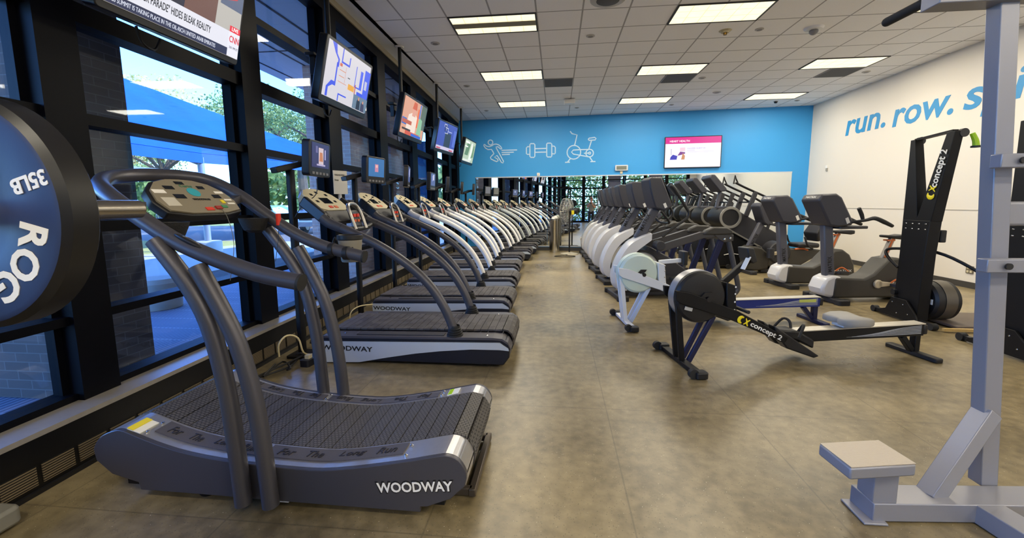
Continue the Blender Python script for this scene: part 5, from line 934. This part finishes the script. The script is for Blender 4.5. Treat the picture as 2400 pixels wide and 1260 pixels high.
# ================================================================ STANDING PULL TOWERS
def ski(loc, rz, label, plat):
    t = thing('rowing_tower', label, 'standing pull machine', loc, rz)
    c = MB()
    c.loft([[V(x, y, z) for x, y in ((-.062, -a), (-.062, b), (.062, b), (.062, -a))] for z, a, b in ((.05, .14, .22), (.80, .15, .20), (1.20, .175, .205))])
    c.build('column', mat('matte_black_steel', '101013', .5), t, bevel=.006)
    for P, Q in (((.207, .0, 1.19), (.235, .17, 2.13)), ((.02, -.18, 1.19), (-.235, -.33, 2.15))):
        o = MB().loft([[V(x, y, P[2]) for x, y in ((-.06, P[0]), (-.06, P[1]), (.06, P[1]), (.06, P[0]))], [V(x, y, Q[2]) for x, y in ((-.045, Q[0]), (-.045, Q[1]), (.045, Q[1]), (.045, Q[0]))]]).build('arm', MATTE, t, bevel=.005)
        if Q[0] < 0:
            d = V(0, -.195, .93).normalized(); text('arm_lettering', 'concept 2', .12, WTXT, o, (-.0605, -.163, 1.57), d, (0, .98, .2), ext=.0008, bold=.02, sx=.85); 
            def em3(u, v): return (-.0605, -.145+u*-.205*1.5+v*1.45, 1.51+u*.98*1.5+v*.3)
            m = MB(); m.tube([em3(-.012+.024*math.cos(a), .027*math.sin(a)) for a in (R(75), R(120), R(160), R(200), R(240), R(285))], [.005, .017, .022, .022, .017, .005], 8, flat=(1, 0, 0)); m.tube([em3(.012, .028), em3(.028, .006), em3(.028, -.006), em3(.012, -.028)], [.005, .009, .009, .005], 8, flat=(1, 0, 0)); m.tube([em3(.048, .028), em3(.034, .008), em3(.034, -.008), em3(.05, -.028)], [.006, .009, .009, .006], 8, flat=(1, 0, 0)); m.build('arm_emblem', YEL, o)
    MB().bar((0, .20, 2.13), (0, -.28, 2.16), .06, .022).build('top_bar', MATTE, t)
    for y, z, oy in ((.22, 2.13, .09), (-.31, 2.14, -.02)):
        MB().cyl((.05, y-.02, z-.01), (.05, y+.02, z-.01), .045).build('pulley', CHAR, t); h = MB().tube([(.12, y+oy, z-.02), (.15, y+oy*1.4, z-.09), (.16, y+oy*1.6, z-.15)], [.022, .026, .03], 10).build('pull_handle', LIME, t, label='lime green pull handle'); MB().lathe([(.001, 0), (.042, 0), (.042, -.018), (.001, -.022)], (.16, y+oy*1.6, z-.15)).build('handle_flare', BLACK, h); MB().tube([(.05, y, z-.05), (.06, y*.5, 1.5)], .003, 4, smooth=False).build('drive_cord', MGREY, t)
    f = MB().lathe([(.001, -.12), (.20, -.115), (.225, -.09), (.225, .14), (.20, .165), (.001, .165)], (.20, .02, .265), 'x', 36).build('flywheel_housing', BLACK, t); MB().lathe([(.2265, -.02), (.231, -.02), (.231, .10), (.2265, .10)], (.20, .02, .265), 'x', 36).build('perforated_band', mat('dark_perforated', '6a645a', .4, .6), f); MB().box((.078, -.14, .27), (.003, .03, .06)).build('white_label', PAPER, f)
    o = MB().prism([(.42, .02), (.40, .06), (.28, .10), (.20, .26), (-.02, .26), (-.16, .12), (-.22, .02)], 'x', -.10, -.078).build('base_plate', MATTE, t, bevel=.004); m = MB()
    for y, z in ((.18, .20), (.02, .20), (.10, .08), (-.06, .10)): m.ell((-.101, y, z), (.004, .008, .008), 8)
    m.build('bolts', CHROME, o); m = MB()
    for y in (-.12, -.03, .06, .15): m.ell((-.063, y, 1.10), (.003, .014, .006), 8); m.ell((-.063, y, 1.16), (.003, .014, .006), 8)
    m.build('rivets', CHROME, t)
    for y in (.50, -.36): MB().cyl((-.09, y, .04), (-.03, y, .04), .04).build('transport_wheel', RUBBER, t); MB().bar((-.05, y, .035), (-.05, y*.4, .05), .05, .04).build('foot_arm', BLACK, t)
    MB().cyl((-.10, .19, .32), (-.04, .19, .32), .035).build('knob', BLACK, t); MB().rbox((.16, -.02, 1.02), (.07, .16, .14), .02).bar((.04, -.02, .98), (.16, -.02, 1.0), .05, .05).build('monitor', BLACK, t, bevel=.01)
    MB().tube([(-.06, .20, .62), (-.09, .34, .74), (-.07, .38, .82), (-.03, .20, .85), (.10, -.10, .84), (.25, -.36, .70), (.42, -.72, .43), (.48, -.86, .30)], .017, 9).build('brace_tube', MATTE, t)
    if plat:
        o = MB().box((.72, -.02, .03), (1.05, .66, .035)).build('foot_platform', BOARD, t, bevel=.01, label='brown foot platform'); MB().box((.62, -.42, .028), (1.25, .03, .03)).build('wooden_edge', WOOD, o)
    return t
ski((4.20, 5.36, 0), R(0), 'tall black standing pull tower with white lettering in front of the white wall', True)
ski((4.20, 4.16, 0), R(0), 'second black standing pull tower, cut off by the right edge behind the grey post', True)
# ================================================================ GREY PULL-UP STATION (right foreground)
gs = thing('pull_up_station', 'light grey steel dip and pull-up station with a square step in the right foreground', 'gym station', (2.02, 2.10, 0))
GX, GY = 2.02, 2.10
def gl(p): return V(p[0]-GX, p[1]-GY, p[2])
PB, PT = V(2.035, 2.10, .085), V(1.885, 2.14, 2.36)
MB().bar(gl(PB), gl(PT), .072, .068, (0, 1, 0)).build('upright', POWDER, gs, bevel=.004)
MB().bar(gl((1.40, 1.945, .05)), gl((3.35, 2.10, .05)), .135, .085).build('base_beam', POWDER, gs, bevel=.004)
MB().bar(gl((1.895, 1.98, .049)), gl((2.05, 1.05, .049)), .12, .085).build('front_beam', POWDER, gs, bevel=.004)
MB().bar(gl((1.71, 1.985, .07)), gl((2.012, 2.10, .44)), .062, .085, (0, 1, 0)).build('brace', POWDER, gs, bevel=.004)
MB().bar(gl((1.455, 1.94, .09)), gl((1.455, 1.94, .275)), .10, .10, (0, 1, 0)).build('step_post', POWDER, gs, bevel=.004)
MB().prism([(1.36-GX, 1.86-GY), (1.46-GX, 1.86-GY), (1.46-GX, 2.02-GY), (1.36-GX, 2.02-GY)], 'z', .001, .012).build('floor_plate', POWDER, gs, bevel=.004)
stp = [(1.235, 1.79), (1.53, 1.845), (1.505, 2.03), (1.215, 1.975)]; cs4 = [(x-GX, y-GY) for x, y in stp]
o = MB().prism(cs4, 'z', .255, .308).build('step', POWDER, gs, bevel=.008); MB().prism([(a*.985-.008, b*.97-.005) for a, b in cs4], 'z', .3085, .312).build('tread_surface', mat('diamond_plate', 'b8aea0', .5, .3, bump=.9, bscale=90), o)
MB().bar(gl((1.945, 2.13, 2.295)), gl((1.60, 2.13, 2.295)), .10, .095).build('top_beam', POWDER, gs, bevel=.004); MB().bar(gl((1.92, 2.13, 2.31)), gl((2.9, 2.2, 2.31)), .10, .09).build('top_beam', POWDER, gs, bevel=.004)
MB().tube([gl((1.625, 2.12, 2.295)), gl((1.62, 2.405, 2.30))], .021, 14, smooth=False).ell(gl((1.62, 2.405, 2.30)), (.021, .02, .021), 12).build('grip', RUBBER, gs)
for z in (1.585, 1.140):
    b = MB().bar(gl((1.845, 2.03, z)), gl((3.2, 2.06, z+.005)), .05, .058).build('cross_bar', POWDER, gs, bevel=.004); MB().cyl(gl((1.92, 2.0, z)), gl((1.92, 1.992, z)), .014).build('bolt', BLACK, b)
MB().bar(gl((1.98, 2.16, 1.36)), gl((2.6, 2.2, 1.36)), .05, .11).build('rear_bar', POWDER, gs, bevel=.012)
MB().bar(gl((3.3, 2.11, .085)), gl((3.2, 2.14, 2.36)), .09, .085, (0, 1, 0)).build('upright', POWDER, gs, bevel=.004)
MB().rbox(gl((2.45, 2.24, 1.50)), (.34, .10, .26), .04, axis='y').build('back_pad', BLACK, gs, bevel=.02)
# ================================================================ BARBELL ON A RACK (left foreground)
BX, BZ = -1.132, 1.412
bb = thing('barbell', 'steel barbell end with a bare sleeve pointing into the room, left foreground', 'barbell', (BX, 0, BZ))
MB().cyl((0, -1.0, 0), (0, .62, 0), .0145).build('shaft', BARS, bb)
for a, b in ((.60, 1.045), (-1.42, -.98)): MB().cyl((0, a, 0), (0, b, 0), .0245, n=28).lathe([(.001, b-.006), (.02, b+.004), (.001, b+.005)] if b > 0 else [(.001, a-.005), (.02, a-.004), (.001, a+.006)], (0, 0, 0), 'y', 20).build('sleeve', BARS, bb)
for a in (.61, -.99): MB().lathe([(.001, a-.015), (.036, a-.015), (.036, a+.015), (.001, a+.015)], (0, 0, 0), 'y').build('collar', BARS, bb)
def plate(y, label, side):
    t = thing('weight_plate', label, 'weight plate', (BX, y, BZ-.004), 0, 'bumper plates on the barbell')
    MB().lathe([(.026, -.028), (.10, -.028), (.11, -.034), (.205, -.036), (.215, -.033), (.226, -.024), (.226, .024), (.215, .033), (.205, .036), (.11, .034), (.10, .028), (.026, .028)], (0, 0, 0), 'y', 72).build('bumper', PLATEB if side else RUBBER, t)
    MB().lathe([(.2155, -.034), (.2275, -.023), (.2275, .023), (.2155, .034)], (0, 0, 0), 'y', 72).build('rim', mat('glossy_rim_rubber', '121214', .36), t)
    MB().lathe([(.026, -.030), (.05, -.030), (.05, .030), (.026, .030)], (0, 0, 0), 'y', 40).build('hub', BARS, t)
    if side:
        for k, ch in enumerate('ROGUE'):
            a = R(-15-22.5*k); r = .157; p = V(r*math.cos(a), -.0362, r*math.sin(a)); tg = V(math.sin(a), 0, -math.cos(a)); text('plate_lettering', ch, .080, WTXT, t, p, tg, (math.cos(a), 0, math.sin(a)), ext=.0006, bold=.03, align='CENTER', sx=1.0)
        text('weight_lettering', '35LB', .04, WTXT, t, (.195, -.0362, .082), (-.96, 0, -.27), (.27, 0, -.96), ext=.0006, bold=.03, fit=(.078, .03))
    return t
plate(.731, 'navy and black bumper plate with 35LB lettering filling the left edge', True)
plate(-1.09, 'black bumper plate on the far end of the barbell behind the photographer', False)
rk = thing('power_rack', 'black steel power rack carrying the barbell, seen in the mirror', 'rack', (BX-.35, -.15, 0))
for y in (-.55, .55):
    for x in (.22, -.55): MB().box((x, y, 1.2), (.07, .07, 2.4)).build('upright', MATTE, rk)
    MB().box((-.16, y, .03), (1.3, .07, .06)).build('base_beam', MATTE, rk); MB().box((-.16, y, 2.37), (.78, .06, .06)).build('top_beam', MATTE, rk)
    MB().box((.32, y, BZ-.045), (.14, .05, .06)).box((.385, y, BZ-.0), (.02, .05, .09)).build('bar_hook', MATTE, rk)
for x in (.22, -.55): MB().box((x, 0, 2.37), (.06, 1.1, .06)).build('crossbar', MATTE, rk)
wb = thing('weight_bench', 'flat bench with a grey steel foot, its foot just showing in the bottom left corner', 'bench', (-2.34, .55, 0)); FT = mat('grey_bench_foot', '8a887e', .45)
MB().rbox((-.12, .72, .05), (.13, .50, .085), .03, axis='z').build('foot_beam', FT, wb, bevel=.015); MB().rbox((-.10, -.80, .05), (.13, .50, .085), .03, axis='z').build('foot_beam', FT, wb, bevel=.015); MB().box((-.02, -.05, .29), (.06, 1.0, .06)).build('spine', FT, wb)
MB().bar((-.10, .60, .08), (-.02, .42, .28), .05, .05).build('leg', FT, wb); MB().bar((-.10, -.70, .08), (-.02, -.5, .28), .05, .05).build('leg', FT, wb); MB().rbox((-.02, -.10, .365), (.26, 1.05, .09), .04).build('pad', BLACK, wb, bevel=.02)
# ================================================================ BEHIND THE CAMERA (seen in the mirror)
cm = thing('cable_machine', 'tall pale steel cable crossover machine near the rear windows, seen in the mirror', 'cable machine', (1.6, -4.3, 0))
for x in (-1.4, -.9, .9, 1.4): MB().box((x, 0, 1.15), (.08, .08, 2.3)).build('upright', POWDER, cm)
MB().box((0, 0, 2.3), (3.0, .10, .10)).build('top_beam', POWDER, cm)
for s_ in (-1, 1):
    MB().box((s_*1.15, 0, .05), (.62, .5, .10)).build('base', POWDER, cm); m = MB()
    for k in range(14): m.box((s_*1.15, 0, .13+.065*k), (.34, .18, .06))
    m.build('weight_stack', BLACK, cm); MB().tube([(s_*.80, -.0, 2.2), (s_*.80, 0, 1.3)], .006, 5, smooth=False).build('cable', RUBBER, cm); MB().tube([(s_*.80-.06, 0, 1.2), (s_*.80, 0, 1.3), (s_*.80+.06, 0, 1.2), (s_*.80-.06, 0, 1.2)], .014, 6, smooth=False).build('grip_handle', RUBBER, cm)
dr = thing('dumbbell_rack', 'black two tier dumbbell rack by the rear windows, seen in the mirror', 'rack', (4.6, -5.2, 0))
for z in (.35, .80): MB().box((0, 0, z), (2.0, .34, .05), (R(12), 0, 0)).build('shelf', MATTE, dr)
for s_ in (-1, 1): MB().box((s_*.98, 0, .45), (.06, .40, .9)).build('side_frame', MATTE, dr)
k0 = None
for z in (.485, .935):
    for k in range(6):
        p = (4.6-.8+.32*k, -5.2, z)
        if k0 is None:
            k0 = t = thing('dumbbell', 'black hex dumbbell on the rack by the rear windows', 'dumbbell', p, PI/2, 'dumbbells on the rear rack'); MB().cyl((-.10, 0, 0), (.10, 0, 0), .016, n=10).build('handle', CHROME, t)
            for s_ in (-1, 1): MB().cyl((s_*.06, 0, 0), (s_*.14, 0, 0), .06, n=6).build('head', RUBBER, t)
        else: dup(k0, p, PI/2, 'black hex dumbbell on the rack by the rear windows')
lp = thing('leg_press', 'grey plate loaded leg press standing behind the photographer, seen in the mirror', 'gym machine', (3.6, -2.6, 0)); MB().bar((-.8, 0, .1), (.9, 0, .1), .9, .12).build('base', POWDER, lp); MB().bar((-.2, -.25, .2), (.8, -.25, 1.2), .07, .07).bar((-.2, .25, .2), (.8, .25, 1.2), .07, .07).build('sled_rail', POWDER, lp); MB().rbox((.75, 0, 1.25), (.06, .6, .45), .03, axis='x').build('foot_plate', BLACK, lp); MB().loft([[V(-.75, y, .75) for y in (-.22, .22)]+[V(-.65, y, .78) for y in (.22, -.22)], [V(-.4, y, .28) for y in (-.22, .22)]+[V(-.32, y, .34) for y in (.22, -.22)]]).build('back_pad', BLACK, lp)
# ---- the photographer, reflected in the mirror
ph = thing('person', 'person in a grey shirt and dark trousers holding a phone up, reflected in the mirror', 'person', (.03, -.42, 0))
def skin(name, verts, edges, radii, m, parent, root=0, sub=2):
    me = bpy.data.meshes.new(name); me.from_pydata(verts, edges, []); o = bpy.data.objects.new(name, me); C.objects.link(o); o.parent = parent
    md = o.modifiers.new('skin', 'SKIN'); md.use_smooth_shade = True
    for i, v in enumerate(me.skin_vertices[0].data): rr = radii[i]; v.radius = rr if isinstance(rr, tuple) else (rr, rr); v.use_root = (i == root)
    s2_ = o.modifiers.new('sub', 'SUBSURF'); s2_.levels = sub; s2_.render_levels = sub; me.materials.append(m); return o
SH = .20; HD = [(.075, .30, 1.36), (-.075, .30, 1.36)]
bv = [(0, 0, .93), (0, .01, 1.08), (0, 0, 1.22), (0, -.01, 1.36), (0, -.01, 1.45), (0, .01, 1.52)]
be = [(0, 1), (1, 2), (2, 3), (3, 4), (4, 5)]; br = [(.15, .11), (.14, .10), (.155, .11), (.16, .10), (.06, .06), (.052, .055)]
for s_ in (1, -1):
    k = len(bv); bv += [(s_*.17, -.01, 1.39), (s_*.23, .06, 1.15), (s_*.13, .24, 1.27), (s_*.085, .31, 1.36)]; be += [(3, k), (k, k+1), (k+1, k+2), (k+2, k+3)]; br += [.055, .042, .034, .026]
    k = len(bv); bv += [(s_*.09, 0, .86), (s_*.105, .02, .48), (s_*.11, -.01, .09), (s_*.115, .12, .04)]; be += [(0, k), (k, k+1), (k+1, k+2), (k+2, k+3)]; br += [.085, .058, .04, .035]
k = len(bv); bv += [(0, .02, 1.60), (0, .035, 1.68), (0, .02, 1.74)]; be += [(5, k), (k, k+1), (k+1, k+2)]; br += [(.072, .085), (.078, .092), (.05, .06)]
body = skin('body', bv, be, br, SKIN, ph)
skin('shirt', [(0, 0, .82), (0, .01, 1.06), (0, 0, 1.22), (0, -.01, 1.37), (0, -.01, 1.43), (.19, -.01, 1.385), (.225, .03, 1.24), (-.19, -.01, 1.385), (-.225, .03, 1.24)], [(0, 1), (1, 2), (2, 3), (3, 4), (3, 5), (5, 6), (3, 7), (7, 8)], [(.185, .14), (.17, .125), (.18, .13), (.18, .12), (.085, .08), .075, .062, .075, .062], mat('grey_shirt', '8a8c88', .8), ph)
skin('trousers', [(0, 0, 1.05), (0, 0, .92), (.095, 0, .84), (.108, .02, .48), (.112, -.01, .10), (-.095, 0, .84), (-.108, .02, .48), (-.112, -.01, .10)], [(0, 1), (1, 2), (2, 3), (3, 4), (1, 5), (5, 6), (6, 7)], [(.165, .125), (.17, .13), .105, .075, .062, .105, .075, .062], mat('dark_trousers', '1c1c22', .8), ph)
for s_ in (1, -1): MB().ell((s_*.115, .06, .045), (.05, .14, .045)).build('shoe', RUBBER, ph)
hp = MB().ell((0, .005, 1.70), (.092, .105, .10), 16); hp.tube([(0, -.08, 1.66), (0, -.095, 1.56), (0, -.08, 1.48)], [.07, .06, .03], 10); hp.build('hair', mat('auburn_hair', '6a3a26', .6), ph)
m = MB()
for s_ in (1, -1): m.ell((s_*.032, .112, 1.665), (.014, .008, .009), 8, WHITE); m.ell((s_*.032, .119, 1.665), (.007, .004, .007), 8, BLACK); m.ell((s_*.08, .03, 1.65), (.012, .022, .032), 8, SKIN)
m.ell((0, .125, 1.635), (.013, .02, .022), 8, SKIN); m.ell((0, .108, 1.60), (.024, .01, .007), 8, mat('lips', 'a0584c', .5)); m.build('face', None, ph)
for s_ in (1, -1):
    mb = MB().ell((s_*.078, .33, 1.385), (.018, .032, .042), 12)
    for k, (dz, ln) in enumerate(((.045, .05), (.025, .056), (.005, .052), (-.014, .042))): mb.tube([(s_*.082, .35, 1.38+dz), (s_*.076, .35+ln*.55, 1.385+dz), (s_*.055, .35+ln*.72, 1.385+dz), (s_*.04, .35+ln*.62, 1.385+dz)], [.009, .0085, .008, .006], 7)
    mb.tube([(s_*.07, .31, 1.40), (s_*.06, .315, 1.425), (s_*.045, .33, 1.44)], [.011, .0095, .007], 7); mb.build('hand', SKIN, ph)
t = MB().rbox((.015, -.048, 1.42), (.155, .009, .075), .012, axis='y').build('phone', BLACK); tag(t, 'black phone held up in both hands by the person in the mirror', 'phone')
